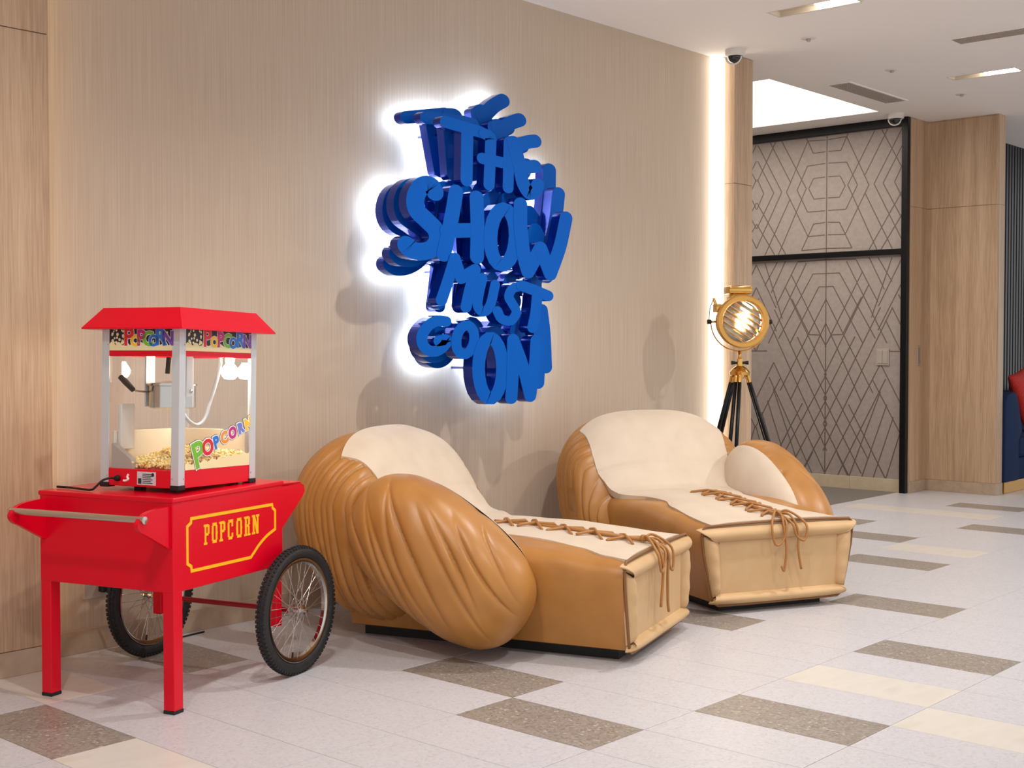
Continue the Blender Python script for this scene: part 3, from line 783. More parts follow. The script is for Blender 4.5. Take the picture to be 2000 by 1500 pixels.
# door decal on the long pane: rising coloured letters over a cream popcorn drift
n = 30; rng = random.Random(5)
for i_, (ch, k, k2) in enumerate(zip('POPCORN', ('green', 'red', 'blue', 'orange', 'magenta', 'violet', 'yellow'), range(7))):
    u = .115 + .049 * i_ + (.004 if i_ else 0); z = .125 + .0165 * i_ + (.0 if i_ else -.01)
    s_ = (.135, .08, .062, .06, .058, .055, .058)[i_]
    og = (u, .0035, z)
    put_text(ch, s_, PR['ink'], g1, og, (1, 0, 0), (0, 0, 1), R(20), .0088, .0003)
    put_text(ch, s_, PR['white'], g1, og, (1, 0, 0), (0, 0, 1), R(20), .0072, .0014)
    put_text(ch, s_, PR[k], g1, og, (1, 0, 0), (0, 0, 1), R(20), .0034, .0024)
pts_t = [(.04 + .386 * i / n, HB + .022 + .03 * (i / n) + .006 * math.sin(i * 1.7)) for i in range(n + 1)]
mb = MB(); mb.add([(x, .003, HB + .001) for x, z in pts_t] + [(x, .003, z) for x, z in pts_t], [(i, i + 1, n + 2 + i, n + 1 + i) for i in range(n)])
mb.build('cream_drift_print', 'cream_print', g1)
# kettle, hanger, handle, conduit, bulb
kx, ky = .18, .18
kt = MB().lathe([(0, .285), (.076, .285), (.086, .289), (.086, .368), (.091, .37), (.091, .377), (.083, .377), (.08, .37), (0, .37)], 40, Matrix.Translation((kx, ky, 0))).build('kettle', 'steel', pm, auto=35)
MB().lathe([(0, .372), (.082, .374), (.082, .38), (.02, .388), (0, .389)], 40, Matrix.Translation((kx, ky, 0))).build('kettle_lid', 'steel', kt, auto=35)
MB().box(.137, .19, ky + .092, ky + .098, .29, H1, .002).build('hanger_plate', 'aluminium', pm)
MB().box(.135, .175, ky - .102, ky - .096, .33, H1, .002).build('hanger_plate', 'aluminium', pm)
MB().tube([(.16, ky - .105, .35), (.16, ky + .1, .35)], .007, 12).build('pivot', 'steel', kt, smooth=True)
hd = MB().tube(catmull([(.15, .27, .345), (.11, .278, .348), (.082, .283, .352)], 5), .004, 8).build('handle_rod', 'steel', kt, smooth=True)
MB().tube([(.082, .283, .352), (.05, .292, .382), (.028, .298, .402)], [.010, .012, .0105], 14).build('handle_grip', 'foot', hd, auto=40)
MB().tube([(.062, .1, .475), (.055, .1, .415)], .009, 12).build('handle_grip', 'foot', pm, auto=40)
MB().tube(catmull([(.362, .1, .487), (.36, .1, .45), (.335, .1, .38), (.298, .1, .30), (.27, .1, .245), (.228, .1, .222), (.185, .1, .235), (.165, .11, .26), (.17, .13, .29)], 8), .0072, 12).build('conduit', 'aluminium', pm, smooth=True)
bx, by = .402, .085
bl = MB().lathe([(0, .395), (.02, .398), (.031, .412), (.033, .428), (.026, .444), (.016, .456), (.014, .466)], 28, Matrix.Translation((bx, by, 0))).build('bulb', 'bulb', pm, smooth=True)
MB().lathe([(.017, .462), (.02, .466), (.02, .489), (.0, .489)], 20, Matrix.Translation((bx, by, 0))).build('bulb_socket', 'socket', pm, auto=40)
MB().box(.02, ML - .02, .02, MW - .02, H1 - .004, H1).build('inner_ceiling', 'aluminium', pm)
# inner tray lining and grey chute
MB().box(.036, ML - .036, MW - .03, MW - .022, HB, .20, .002).build('tray_back', 'cream_panel', pm)
MB().box(ML - .03, ML - .024, .03, MW - .03, HB, .20, .002).build('tray_side', 'cream_panel', pm)
MB().prism([(MW - .04, HB), (MW - .04, .155), (MW - .13, .10), (MW - .14, HB)], .012, .04, 'x').build('scoop_chute', 'switch', pm)
MB().box(.05, .125, MW - .05, MW - .034, .13, .30, .003).build('condiment_box', 'white_plastic', pm)
# sticker, switch and cord on the machine's end
st_ = MB().box(.0015, .0045, .105, .19, .008, .056).build('rating_sticker', 'sticker', base)
mb = MB()
for i in range(6): mb.box(.0008, .002, .118 + .008 * (i % 2), .165, .014 + .0065 * i, .0165 + .0065 * i)
mb.box(.0008, .002, .17, .185, .012, .032); mb.build('sticker_print', 'ink', st_)
MB().lathe([(0, 0), (.006, .0003), (.009, .002)], 18, Matrix.Translation((.0006, .118, .046)) @ Matrix.Rotation(PI / 2, 4, 'Y')).build('sticker_mark', 'ink', st_)
mb = MB(); mb.tube(catmull([(.003, .232, .044), (.002, .236, .034), (.002, .232, .026), (.002, .244, .02), (.002, .254, .02)], 4), [.004] * 17, 8); mb.build('print_swirl', PR['white'], base)
gl = MB().lathe([(0, -.014), (.008, -.014), (.011, -.004), (.011, .004), (0, .004)], 16, Matrix.Translation((0, .28, .028)) @ Matrix.Rotation(PI / 2, 4, 'Y')).build('cord_gland', 'foot', pm, auto=40)
MB().tube(catmull([(-.01, .28, .028), (-.03, .288, .03), (-.05, .305, .022), (-.062, .325, .0), (-.066, .345, -.0135), (-.05, .42, -.0135), (-.03, .5, -.0135), (-.03, .545, -.0135)], 6), .0042, 8).build('power_cord', 'foot', pm, smooth=True)
# popcorn heap (uncountable)
rng = random.Random(11); mb = MB()
ico = bmesh.new(); bmesh.ops.create_icosphere(ico, subdivisions=1, radius=1); iv = [v.co.copy() for v in ico.verts]; ico.verts.index_update(); fi = [tuple(v.index for v in f.verts) for f in ico.faces]; ico.free()
def heap(x, y):
    return .018 + .05 * math.exp(-((x - .22) / .13) ** 2 - ((y - .16) / .12) ** 2) + .022 * (x / ML) + .012 * math.exp(-((x - .4) / .1) ** 2)
for i in range(1500):
    x = rng.uniform(.022, ML - .04); y = rng.uniform(.018, MW - .045)
    z = HB + heap(x, y) * (rng.random() ** .35)
    if z < HB + heap(x, y) - .02: z = HB + heap(x, y) - .02 * rng.random()
    for k in range(3):
        r_ = rng.uniform(.0035, .0062); c = Vector((x + rng.uniform(-.005, .005), y + rng.uniform(-.005, .005), max(z + rng.uniform(-.004, .004), HB + r_)))
        mb.add([c + v * r_ for v in iv], fi)
pc = mb.build('popcorn', 'popcorn', None, smooth=True); pc.matrix_world = Matrix.Translation(mo) @ pm.rotation_euler.to_matrix().to_4x4()
tag(pc, 'yellow-white popped corn heaped inside the glass machine', 'popcorn', kind='stuff')

# ================================================================== BOXING GLOVE LOUNGERS
def sp(c, p): return math.copysign(abs(c) ** p, c)
def interp(tab, x):
    if x >= tab[0][0]: return tab[0][1]
    for (a, va), (b, vb) in zip(tab, tab[1:]):
        if b <= x <= a:
            t = (x - b) / (a - b); t = t * t * (3 - 2 * t); return vb + (va - vb) * t
    return tab[-1][1]
ZS = [(0.0, .425), (-.12, .432), (-.35, .455), (-.62, .475), (-.85, .465), (-1.0, .47), (-1.4, .47)]
def seat_z(x): return interp(ZS, x)
PROF = [(-.95, .40), (-1.0, .505), (-1.085, .66), (-1.165, .785), (-1.25, .87), (-1.36, .905), (-1.49, .88), (-1.61, .785), (-1.675, .65), (-1.66, .47), (-1.57, .28), (-1.43, .12), (-1.27, .055), (-1.08, .05), (-.96, .13), (-.925, .27)]
PC = Vector((-1.12, .42)); LW = .575
def lounger(name, label, loc, fa, m, seed, group):
    t = thing(name, label, 'lounge chair', (loc[0], loc[1], 0), R(fa), group)
    Y = lambda x, y, z: (x, y * m, z)          # m mirrors the glove; thumb on the -y side when m = 1
    rng = random.Random(seed)
    # black plinth
    MB().box(-1.28, -.07, -.30, .30, 0, .06).build('plinth', 'foot', t)
    # wrist block
    rows = []
    for i in range(45):
        x = -.004 - 1.3 * (i / 44.0); zt = seat_z(x); wt = .442; wb = .372; r_ = .075
        if i == 0: wt -= .004; wb -= .004
        sec = [(-wb + .03, .048), (-wb, .058), (-wb - .025, .14), (-wb - .052, .24), (-wt, zt - r_ - .02)]
        sec += [(-wt + r_ - r_ * math.cos(a), zt - r_ + r_ * math.sin(a)) for a in sgrid(.2, PI / 2, 6)]
        sec += [(-.24, zt + .004), (-.12, zt + .006), (0, zt + .007)]
        sec = sec + [(-y, z) for y, z in sec[-2::-1]]
        rows.append([Y(x, y, z) for y, z in sec])
    mb = MB(); mb.grid(rows, closed_v=True); k = len(rows[0])
    mb.f.append(tuple(range(k))); mb.f.append(tuple(len(mb.v) - k + i for i in range(k)))
    mb.build('wrist_block', 'tan', t, auto=50)
    # finger mitt (backrest) with ruched pleats at the sides
    prof = catmull(PROF, 16, closed=True); nu = len(prof); nv = 420
    pl = {1: [], -1: []}
    for sd in (1, -1):
        r0 = .07
        while r0 < .80:
            pl[sd].append((r0, rng.uniform(.012, .034), rng.uniform(.0055, .010), rng.uniform(-.1, .9), rng.uniform(.25, .6), rng.uniform(0, 6.28)))
            r0 += rng.uniform(.026, .062)
    zc = .60
    def crease(x, z, sd, yr):
        """depth of the gathered pleats: lines that leave the palm edge, arc back and drop to the floor"""
        dx = -.93 - x
        if z > zc: r_ = math.hypot(max(dx, 0), (z - zc) * 1.25); p_ = 1.2 - math.atan2(z - zc, max(dx, 1e-4)) * .5
        else: r_ = dx + .22 * (zc - z); p_ = 1.2 - (z - zc) * -1.6
        wgt = min(1.0, max(0.0, (yr - .45) / .3)); g = 0.0
        if wgt <= 0: return 0.0
        for (r0, dep, w, pc_, pw_, q) in pl[sd]:
            e = (r_ - r0 - .012 * math.sin(7 * z + q)) / w
            if abs(e) < 6: g += dep * math.exp(-abs(e)) * (.35 + .65 * math.exp(-((p_ - pc_) / pw_) ** 2))
        return g * wgt
    rows = []
    for j in range(nv + 1):
        ph = PI * (.02 + .96 * j / nv)
        yy = LW * sp(math.cos(ph), .72); kk = abs(math.sin(ph)) ** .62; sd = 1 if yy >= 0 else -1; yr = abs(yy) / LW
        row = []
        for i in range(nu):
            d = Vector((prof[i][0], prof[i][1])) - PC
            x, z = PC.x + d.x * kk, PC.y + d.y * kk
            g = crease(x, z, sd, yr)
            f = kk * (1 - g * (1 - yr ** 3) / .45)
            row.append(Y(PC.x + d.x * f, yy - sd * g, max(.045, PC.y + d.y * f)))
        rows.append(row)
    mb = MB(); mb.grid(rows, closed_v=True)
    mb.f.append(tuple(range(nu))); mb.f.append(tuple(nv * nu + i for i in range(nu)))
    mb.build('finger_mitt', 'tan', t, smooth=True)
    # cream palm from the front edge of the seat up over the backrest
    path = [(-.002, .425), (-.12, .432), (-.3, .45), (-.5, .469), (-.7, .478), (-.85, .478), (-.97, .50), (-1.03, .575)] + [p for p in PROF[2:6]]
    pth = catmull(path, 8); n = len(pth); rows = []; under = []
    L_ = [0]
    for a, b in zip(pth, pth[1:]): L_.append(L_[-1] + (b - a).length)
    for i, p in enumerate(pth):
        s_ = L_[i] / L_[-1]; x = p[0]
        tt = pth[min(i + 1, n - 1)] - pth[max(i - 1, 0)]; tt.normalize(); nrm = Vector((tt.y, -tt.x)); 
        if nrm.y < 0 and x > -1.3: nrm = -nrm
        # half widths: free side (+y when m = 1) and thumb side
        hf = interp([(0, .375), (-.2, .37), (-.45, .345), (-.62, .29), (-.8, .30), (-.92, .40), (-1.1, .455), (-1.4, .45)], x)
        ht = interp([(0, .39), (-.1, .36), (-.25, .28), (-.42, .24), (-.65, .24), (-.85, .31), (-1.0, .40), (-1.4, .45)], x)
        back = min(1.0, max(0.0, (-x - .93) / .12))
        row = []; ru = []
        for j in range(33):
            v = -1 + 2 * j / 32.0; y = v * (ht if v < 0 else hf)
            c_ = min(1.0, abs(y) / LW)
            k_ = (1 - c_ ** (2 / .72)) ** .31 if c_ < 1 else 0
            q = PC + (Vector((p[0], p[1])) - PC) * (k_ if back > 0 else 1)
            q = Vector((p[0], p[1])).lerp(q, back)
            crease = -.006 * math.exp(-((s_ - .83) / .008) ** 2) - .005 * math.exp(-((s_ - .73) / .006) ** 2 + .3 * v) - .004 * math.exp(-((s_ - .6) / .006) ** 2)
            puff = .005 + .014 * (1 - abs(v) ** 6) + .003 * (1 - back) + crease
            a = q + nrm * puff
            row.append(Y(a.x, y, a.y)); b = q - nrm * .03; ru.append(Y(b.x, y * .99, b.y))
        rows.append(row); under.append(ru)
    mb = MB(); W = 33
    for rw in (rows, under): mb.grid(rw)
    o = n * W
    for i in range(n - 1):
        for j in (0, W - 1): mb.f.append((i * W + j, (i + 1) * W + j, o + (i + 1) * W + j, o + i * W + j))
    for j in range(W - 1):
        for i in (0, n - 1): mb.f.append((i * W + j, i * W + j + 1, o + i * W + j + 1, o + i * W + j))
    mb.build('palm_cushion', 'cream', t, auto=60)
    # thumb bolster
    TC = Vector((-.78, -.53, .402)); ta = R(-33); ca_, sa_ = math.cos(ta), math.sin(ta); A, B, Ct = .445, .262, .215
    nu2, nv2 = 240, 200
    gl_ = []
    for face in (1, -1):
        q0 = -.34
        while q0 < .36:
            gl_.append((face, q0, rng.uniform(.014, .034), rng.uniform(.006, .011), rng.uniform(-.25, .2), rng.uniform(.14, .32), rng.uniform(-.5, .5)))
            q0 += rng.uniform(.045, .11)
    def thumb_pt(ph, th, lift=0.0, fold=True):
        # ph: 0 at upper rear pole .. PI at lower front pole; th: around the long axis
        l = sp(math.cos(ph), .80) * A; rr_ = abs(math.sin(ph)) ** .74
        b = sp(math.cos(th), .86) * rr_; c = sp(math.sin(th), .86) * rr_
        X_, Z_ = -l * ca_ - b * B * sa_, -l * sa_ + b * B * ca_
        g = 0.0
        if fold:
            p_ = .47 * X_ - .88 * Z_; q_ = .88 * X_ + .47 * Z_; face = 1 if c >= 0 else -1
            ends = min(1.0, abs(c) * 3.0)
            for (fc, q0, dep, w, pc_, pw_, bw) in gl_:
                if fc != face: continue
                e = (q_ - q0 - bw * p_ * p_ - .12 * p_ * q0 * 4) / w
                if abs(e) < 7: g += dep * ends * math.exp(-abs(e) * 1.1) * math.exp(-((p_ - pc_) / pw_) ** 2)
            g -= .002 * math.sin(q_ * 60 + 4 * p_)
        b *= B - g * .4 + lift; c *= Ct - g + lift
        lx = -l; x = TC.x + lx * ca_ - b * sa_; z = TC.z + lx * sa_ + b * ca_
        return (x, TC.y - c, max(.03, z))
    rows = []
    for j in range(nv2 + 1):
        ph = PI * (.012 + .976 * j / nv2)
        rows.append([Y(*thumb_pt(ph, 2 * PI * i / nu2)) for i in range(nu2)])
    mb = MB(); mb.grid(rows, closed_v=True)
    mb.f.append(tuple(range(nu2))); mb.f.append(tuple(nv2 * nu2 + i for i in range(nu2)))
    th_ = mb.build('thumb_bolster', 'tan', t, smooth=True)
    # cream inner face of the thumb
    rows = []
    for j in range(41):
        ph = PI * (.10 + .80 * j / 40); wd = 1.12 * math.sin(PI * (j / 40.0)) ** .5
        rows.append([Y(*thumb_pt(ph, 1.5 * PI + .12 + wd * (-1 + 2 * i / 28.0), .008 * (1 - (abs(-1 + 2 * i / 28.0)) ** 6) + .0015, False)) for i in range(29)])
    mb = MB(); mb.grid(rows); mb.build('thumb_pad', 'cream', th_, smooth=True)
    # front face: recessed panel, four padded borders, piping
    MB().add([Y(.006, y, z) for y, z in ((-.34, .10), (.34, .10), (.345, .352), (-.345, .352))] + [Y(-.02, y, z) for y, z in ((-.34, .10), (.34, .10), (.345, .352), (-.345, .352))], [(0, 1, 2, 3), (7, 6, 5, 4), (0, 4, 5, 1), (1, 5, 6, 2), (2, 6, 7, 3), (3, 7, 4, 0)]).build('front_panel', 'beige', t)
    out = [(-.345, .045), (.345, .045), (.405, .20), (.438, .40), (.425, .425), (-.425, .425), (-.438, .40), (-.405, .20)]
    sides = [([(-.385, .075), (-.33, .045), (.33, .045), (.385, .075)], [(-.335, .105), (-.32, .104), (.32, .104), (.335, .105)]),
             ([(-.435, .395), (-.40, .424), (.40, .424), (.435, .395)], [(-.335, .347), (-.32, .348), (.32, .348), (.335, .347)]),
             ([(-.388, .08), (-.408, .18), (-.43, .30), (-.438, .39)], [(-.335, .108), (-.335, .18), (-.337, .26), (-.337, .344)]),
             ([(.388, .08), (.408, .18), (.43, .30), (.438, .39)], [(.335, .108), (.335, .18), (.337, .26), (.337, .344)])]
    for o1, i1 in sides:
        oc, ic = catmull(o1, 8), catmull(i1, 8); rows = []
        for k_ in range(len(oc)):
            s_ = k_ / (len(oc) - 1.0); e = min(1, s_ * 7, (1 - s_) * 7)
            rows.append([Y(-.008 + (.02 + .026 * math.sqrt(e)) * math.sin(PI * q) ** .6 + .002 * math.sin(s_ * 21) * math.sin(PI * q), *(oc[k_].lerp(ic[k_], q))) for q in sgrid(0, 1, 12)])
        MB().grid(rows).build('padded_border', 'beige', t, smooth=True)
    oc = [Vector(p) for p in [(-.35, .043), (-.2, .041), (0, .041), (.2, .041), (.35, .043), (.378, .06), (.392, .12), (.41, .2), (.432, .3), (.441, .38), (.439, .412), (.42, .43), (.3, .434), (.1, .438), (-.1, .438), (-.3, .434), (-.42, .43), (-.439, .412), (-.441, .38), (-.432, .3), (-.41, .2), (-.392, .12), (-.378, .06)]]
    MB().tube([Y(.004, v[0], v[1]) for v in oc], .0065, 8, closed=True).build('piping', 'piping', t, smooth=True)
    # laces: crossed cords along the palm, bow and hanging ends on the front
    cy = -.03
    lz = lambda x: seat_z(x) + .029
    xs_ = [-.70, -.56, -.42, -.28, -.14]
    for i, x in enumerate(xs_):
        for s_ in (-1, 1):
            MB().tube([Y(x - .05, cy + s_ * .085, lz(x - .05) - .004), Y(x - .045, cy + s_ * .08, lz(x) + .004), Y(x, cy + s_ * .01, lz(x) + .008 + .008 * (s_ > 0)), Y(x + .06, cy - s_ * .075, lz(x + .06) + .002), Y(x + .068, cy - s_ * .08, lz(x + .06) - .008)], .0064, 8).build('lace', 'lace', t, smooth=True)
    MB().tube([Y(xs_[0] - .06, cy, lz(-.7) + .002), Y(-.4, cy + .01, lz(-.4) + .004), Y(-.06, cy, lz(-.06) + .004)], .009, 8).build('lace', 'lace', t, smooth=True)
    kx_ = -.05; kz = lz(kx_) + .012
    MB().lathe([(0, -.016), (.012, -.014), (.018, 0), (.012, .014), (0, .016)], 12, Matrix.Translation(Y(kx_, cy, kz))).build('lace_knot', 'lace', t, smooth=True)
    e1, e2 = (.15, .19) if m > 0 else (.22, .20)
    MB().tube(catmull([Y(kx_, cy, kz), Y(.01, cy + .02, kz - .005), Y(.048, cy + .03, .40), Y(.052, cy + .02, .3), Y(.05, cy + .03, .2), Y(.05, cy + .045, e1)], 6), .0062, 8).build('lace_end', 'lace', t, smooth=True)
    MB().tube(catmull([Y(kx_, cy, kz), Y(.01, cy - .03, kz - .005), Y(.05, cy - .05, .39), Y(.052, cy - .05, .3), Y(.05, cy - .07, e2)], 6), .0062, 8).build('lace_end', 'lace', t, smooth=True)
    for s_, dp in ((-1, .345), (1, .33)):
        MB().tube(catmull([Y(kx_, cy, kz), Y(-.02, cy + s_ * .04, kz + .012), Y(.045, cy + s_ * .10, .42), Y(.056, cy + s_ * .085, dp), Y(.055, cy + s_ * .04, dp + .02), Y(.045, cy + s_ * .015, .43), Y(kx_, cy, kz)], 6), .006, 8).build('lace_bow', 'lace', t, smooth=True)
    return t
lounger('boxing_glove_lounger', 'tan and cream boxing glove lounge chair beside the popcorn cart', (4.563, -1.736), -72, 1, 4, 'boxing glove loungers')
lounger('boxing_glove_lounger', 'tan and cream boxing glove lounge chair in front of the standing searchlight', (5.602, -1.728), -115, -1, 9, 'boxing glove loungers')

# ================================================================== BLUE SIGN
LETTERS = [
    ('T', 0.089, 0.061, [[(4.659, 2.43), (4.917, 2.41)], [(4.813, 2.409), (4.807, 2.15)]]),
    ('H', 0.086, 0.059, [[(4.939, 2.405), (4.985, 2.393), (4.988, 2.35), (4.976, 2.143)], [(4.925, 2.275), (5.128, 2.268)], [(5.132, 2.382), (5.124, 2.141)]]),
    ('E', 0.108, 0.071, [[(5.167, 2.386), (5.21, 2.282), (5.242, 2.181), (5.294, 2.128), (5.338, 2.142), (5.366, 2.179)], [(5.198, 2.369), (5.269, 2.398), (5.342, 2.414)], [(5.222, 2.257), (5.342, 2.277)]]),
    ('S', 0.122, 0.087, [[(4.575, 2.069), (4.555, 2.096), (4.514, 2.102), (4.47, 2.079), (4.439, 2.026), (4.45, 1.969), (4.514, 1.926), (4.578, 1.882), (4.592, 1.829), (4.547, 1.783), (4.473, 1.767), (4.406, 1.775), (4.377, 1.795)]]),
    ('H', 0.105, 0.074, [[(4.725, 2.084), (4.693, 1.953), (4.636, 1.761)], [(4.658, 1.882), (4.887, 1.9)], [(4.876, 2.067), (4.883, 1.917), (4.879, 1.761)]]),
    ('O', 0.105, 0.071, [[(5.177, 1.883), (5.17, 1.836), (5.154, 1.793), (5.131, 1.758), (5.102, 1.736), (5.071, 1.727), (5.041, 1.733), (5.015, 1.753), (4.995, 1.784), (4.984, 1.825), (4.981, 1.87), (4.988, 1.916), (5.003, 1.959), (5.026, 1.993), (5.054, 2.016), (5.085, 2.026), (5.115, 2.021), (5.141, 2.002), (5.162, 1.97), (5.174, 1.929), (5.177, 1.883)]]),
    ('W', 0.111, 0.074, [[(5.218, 2.06), (5.218, 1.94), (5.246, 1.785), (5.278, 1.702)], [(5.278, 1.702), (5.383, 1.834)], [(5.383, 1.834), (5.465, 1.697)], [(5.465, 1.697), (5.549, 1.854), (5.602, 2.015)]]),
    ('M', 0.082, 0.058, [[(4.615, 1.53), (4.657, 1.619), (4.712, 1.745)], [(4.712, 1.745), (4.756, 1.645)], [(4.756, 1.645), (4.861, 1.695)], [(4.861, 1.695), (4.821, 1.59), (4.792, 1.499)]]),
    ('U', 0.074, 0.051, [[(4.916, 1.654), (4.89, 1.577), (4.879, 1.506), (4.923, 1.477), (4.975, 1.513), (5.013, 1.622)]]),
    ('S', 0.075, 0.05, [[(5.23, 1.622), (5.151, 1.606), (5.119, 1.563), (5.144, 1.528), (5.179, 1.482), (5.136, 1.434), (5.063, 1.443), (5.028, 1.484)]]),
    ('T', 0.089, 0.059, [[(5.222, 1.624), (5.35, 1.597), (5.442, 1.575)], [(5.35, 1.581), (5.334, 1.474), (5.31, 1.399)]]),
    ('G', 0.076, 0.054, [[(4.643, 1.423), (4.573, 1.424), (4.512, 1.396), (4.473, 1.348), (4.481, 1.304), (4.525, 1.275), (4.58, 1.275), (4.628, 1.299), (4.649, 1.331), (4.59, 1.324)]]),
    ('O', 0.074, 0.052, [[(4.847, 1.331), (4.839, 1.305), (4.824, 1.282), (4.804, 1.265), (4.781, 1.256), (4.758, 1.257), (4.738, 1.266), (4.723, 1.282), (4.715, 1.305), (4.715, 1.33), (4.722, 1.356), (4.737, 1.378), (4.757, 1.395), (4.78, 1.404), (4.803, 1.405), (4.823, 1.396), (4.839, 1.379), (4.847, 1.356), (4.847, 1.331)]]),
    ('O', 0.096, 0.066, [[(5.062, 1.181), (5.058, 1.135), (5.047, 1.094), (5.029, 1.059), (5.007, 1.035), (4.982, 1.023), (4.956, 1.024), (4.931, 1.038), (4.909, 1.063), (4.893, 1.097), (4.882, 1.138), (4.878, 1.183), (4.882, 1.227), (4.893, 1.268), (4.91, 1.302), (4.931, 1.327), (4.956, 1.34), (4.982, 1.34), (5.007, 1.327), (5.03, 1.302), (5.047, 1.268), (5.058, 1.226), (5.062, 1.181)]]),
    ('N', 0.097, 0.065, [[(5.132, 1.021), (5.144, 1.169), (5.147, 1.331)], [(5.147, 1.331), (5.222, 1.194), (5.286, 1.027)], [(5.286, 1.027), (5.322, 1.198), (5.334, 1.326)]]),
]
sign = thing('wall_sign', 'blue layered backlit sign reading THE SHOW MUST GO ON', 'sign', (5.0, 0, 1.7))
def xf(p, k):
    """layer transform: the rear layers are turned and enlarged (k = 0 front .. 1 rear)"""
    th = R(15.76) * k; s_ = 1 + .1006 * k
    a, b = s_ * math.cos(th), s_ * math.sin(th)
    cx0, cz0 = 5.0, 1.75
    # the full transform maps the front centre to the rear centre
    fx, fz = 1.05924 * cx0 - .29897 * cz0 + .39756, .29897 * cx0 + 1.05924 * cz0 - 1.49367
    ox, oz = cx0 + (fx - cx0) * k, cz0 + (fz - cz0) * k
    dx, dz = p[0] - cx0, p[1] - cz0
    return (ox + a * dx - b * dz, oz + b * dx + a * dz)
for (k, yf, dep) in ((0.0, -.36, .05), (.5, -.245, .05), (1.0, -.13, .05)):
    for li, (ch, wh, wv, strokes) in enumerate(LETTERS):
        mb = MB(); led = MB()
        for s_ in strokes:
            loop = ch == 'O'
            q = [xf(p, k) for p in s_]
            q = [(x - 5.0, z - 1.7) for x, z in q]
            if loop: pts = q[:-1]
            else:
                pts = [(v[0], v[1]) for v in catmull(q, 5)] if len(q) > 2 else q
            sc = 1 + .06 * k; off = .0013 * li + .0003 * strokes.index(s_)
            stroke(mb, pts, wv * sc, yf - off, yf + dep, wv / wh, closed=loop)
            if k == 1.0: stroke(led, pts, wv * sc * .7, yf + dep, yf + dep + .004, wv / wh, closed=loop)
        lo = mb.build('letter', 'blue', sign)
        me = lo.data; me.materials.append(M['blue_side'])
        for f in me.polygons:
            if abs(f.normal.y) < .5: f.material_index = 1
        if k == 1.0: led.build('led_backlight', 'led', lo)
for li in (0, 2, 4, 6, 7, 10, 13, 14):
    x, z = LETTERS[li][3][-1][0] if li != 13 else LETTERS[li][3][0][0]
    MB().tube([(x - 5.0, -.33, z - 1.7), (x - 5.0, .0, z - 1.7)], .007, 10).build('standoff_rod', 'blue_side', sign, smooth=True)

# ================================================================== SEARCHLIGHT ON TRIPOD
LX, LY = 7.21, -0.50
lampo = thing('tripod_searchlight', 'polished brass searchlight on a black wooden tripod behind the loungers', 'floor lamp', (LX, LY, 0))
RV = Vector((sa, -ca, 0)); FV = Vector((ca, sa, 0)); UZ = Vector((0, 0, 1))
apex = Vector((0, 0, 1.12))
for th in (R(8), R(130), R(248)):
    d = RV * math.cos(th) + FV * math.sin(th); side = d.cross(UZ).normalized()
    foot = d * .40; top = apex + d * .045
    def along(t_): return top.lerp(foot, t_)
    lg = bpy.data.objects.new('leg', None); col.objects.link(lg); lg.parent = lampo; lg.empty_display_size = .05
    for s_ in (-1, 1):
        MB().tube([along(0.0) + side * .012 * s_, along(.62) + side * .026 * s_], .0125, 10).build('upper_rail', 'black', lg, smooth=True)
    a, b = along(.50), along(.66)
    MB().tube([a, b], .026, 4).build('rail_block', 'black', lg)
    MB().tube([along(.64), along(1.0) + Vector((0, 0, .008))], .0145, 10).build('lower_leg', 'black', lg, smooth=True)
    MB().tube([along(.655), along(.70)], .024, 10).build('leg_clamp', 'brass', lg, auto=40)
    MB().tube([along(.675) - side * .045, along(.675) + side * .03], .005, 8).build('clamp_screw', 'black', lg, smooth=True)
    MB().tube([along(-.02) + side * .012, along(.05) + side * .013], .013, 10).build('leg_socket', 'brass', lg, auto=40)
    MB().tube([along(-.02) - side * .012, along(.05) - side * .013], .013, 10).build('leg_socket', 'brass', lg, auto=40)
    MB().lathe([(0, 0), (.014, 0), (.014, .012), (0, .016)], 12, Matrix.Translation(foot)).build('leg_tip', 'foot', lg)
MB().lathe([(0, 1.085), (.03, 1.09), (.062, 1.11), (.066, 1.13), (.045, 1.155), (.022, 1.17), (.02, 1.215), (0, 1.215)], 24).build('tripod_head', 'brass', lampo, auto=40)
for s_ in (-1, 1):
    MB().tube([RV * .015 * s_ + UZ * 1.19, RV * .055 * s_ + UZ * 1.19], [.006, .014], 10).build('head_knob', 'foot', lampo, auto=40)
# drum
ax_ = (-FV + RV * .10 + UZ * .0).normalized()          # the way the lamp looks
up_ = (UZ - ax_ * UZ.dot(ax_)).normalized(); rt_ = up_.cross(ax_).normalized()
dm = Matrix((( rt_.x, up_.x, ax_.x, 0), (rt_.y, up_.y, ax_.y, 0), (rt_.z, up_.z, ax_.z, 1.455), (0, 0, 0, 1)))
MB().lathe([(0, -.16), (.06, -.155), (.11, -.13), (.138, -.09), (.142, -.08), (.142, .05), (.136, .05), (.136, -.08), (0, -.14)], 48, dm).build('drum', 'brass', lampo, auto=35)
MB().lathe([(.134, .045), (.168, .045), (.172, .055), (.172, .072), (.162, .082), (.140, .082), (.134, .076)], 48, dm, closed=True).build('lens_rim', 'brass_rim', lampo, auto=35)
MB().lathe([(.0, -.10), (.05, -.09), (.10, -.055), (.132, .0), (.134, .04), (.1355, .04), (.1345, -.004), (.102, -.06), (.05, -.095), (0, -.105)], 40, dm).build('reflector', 'steel', lampo, smooth=True)
MB().lathe([(0, -.02), (.022, -.016), (.034, 0), (.028, .02), (0, .03)], 20, dm).build('bulb', emit('searchlight_bulb', (255, 240, 214), 45), lampo, smooth=True)
MB().lathe([(0, .058), (.134, .058), (.134, .061), (0, .061)], 40, dm).build('lens_glass', 'glass', lampo)
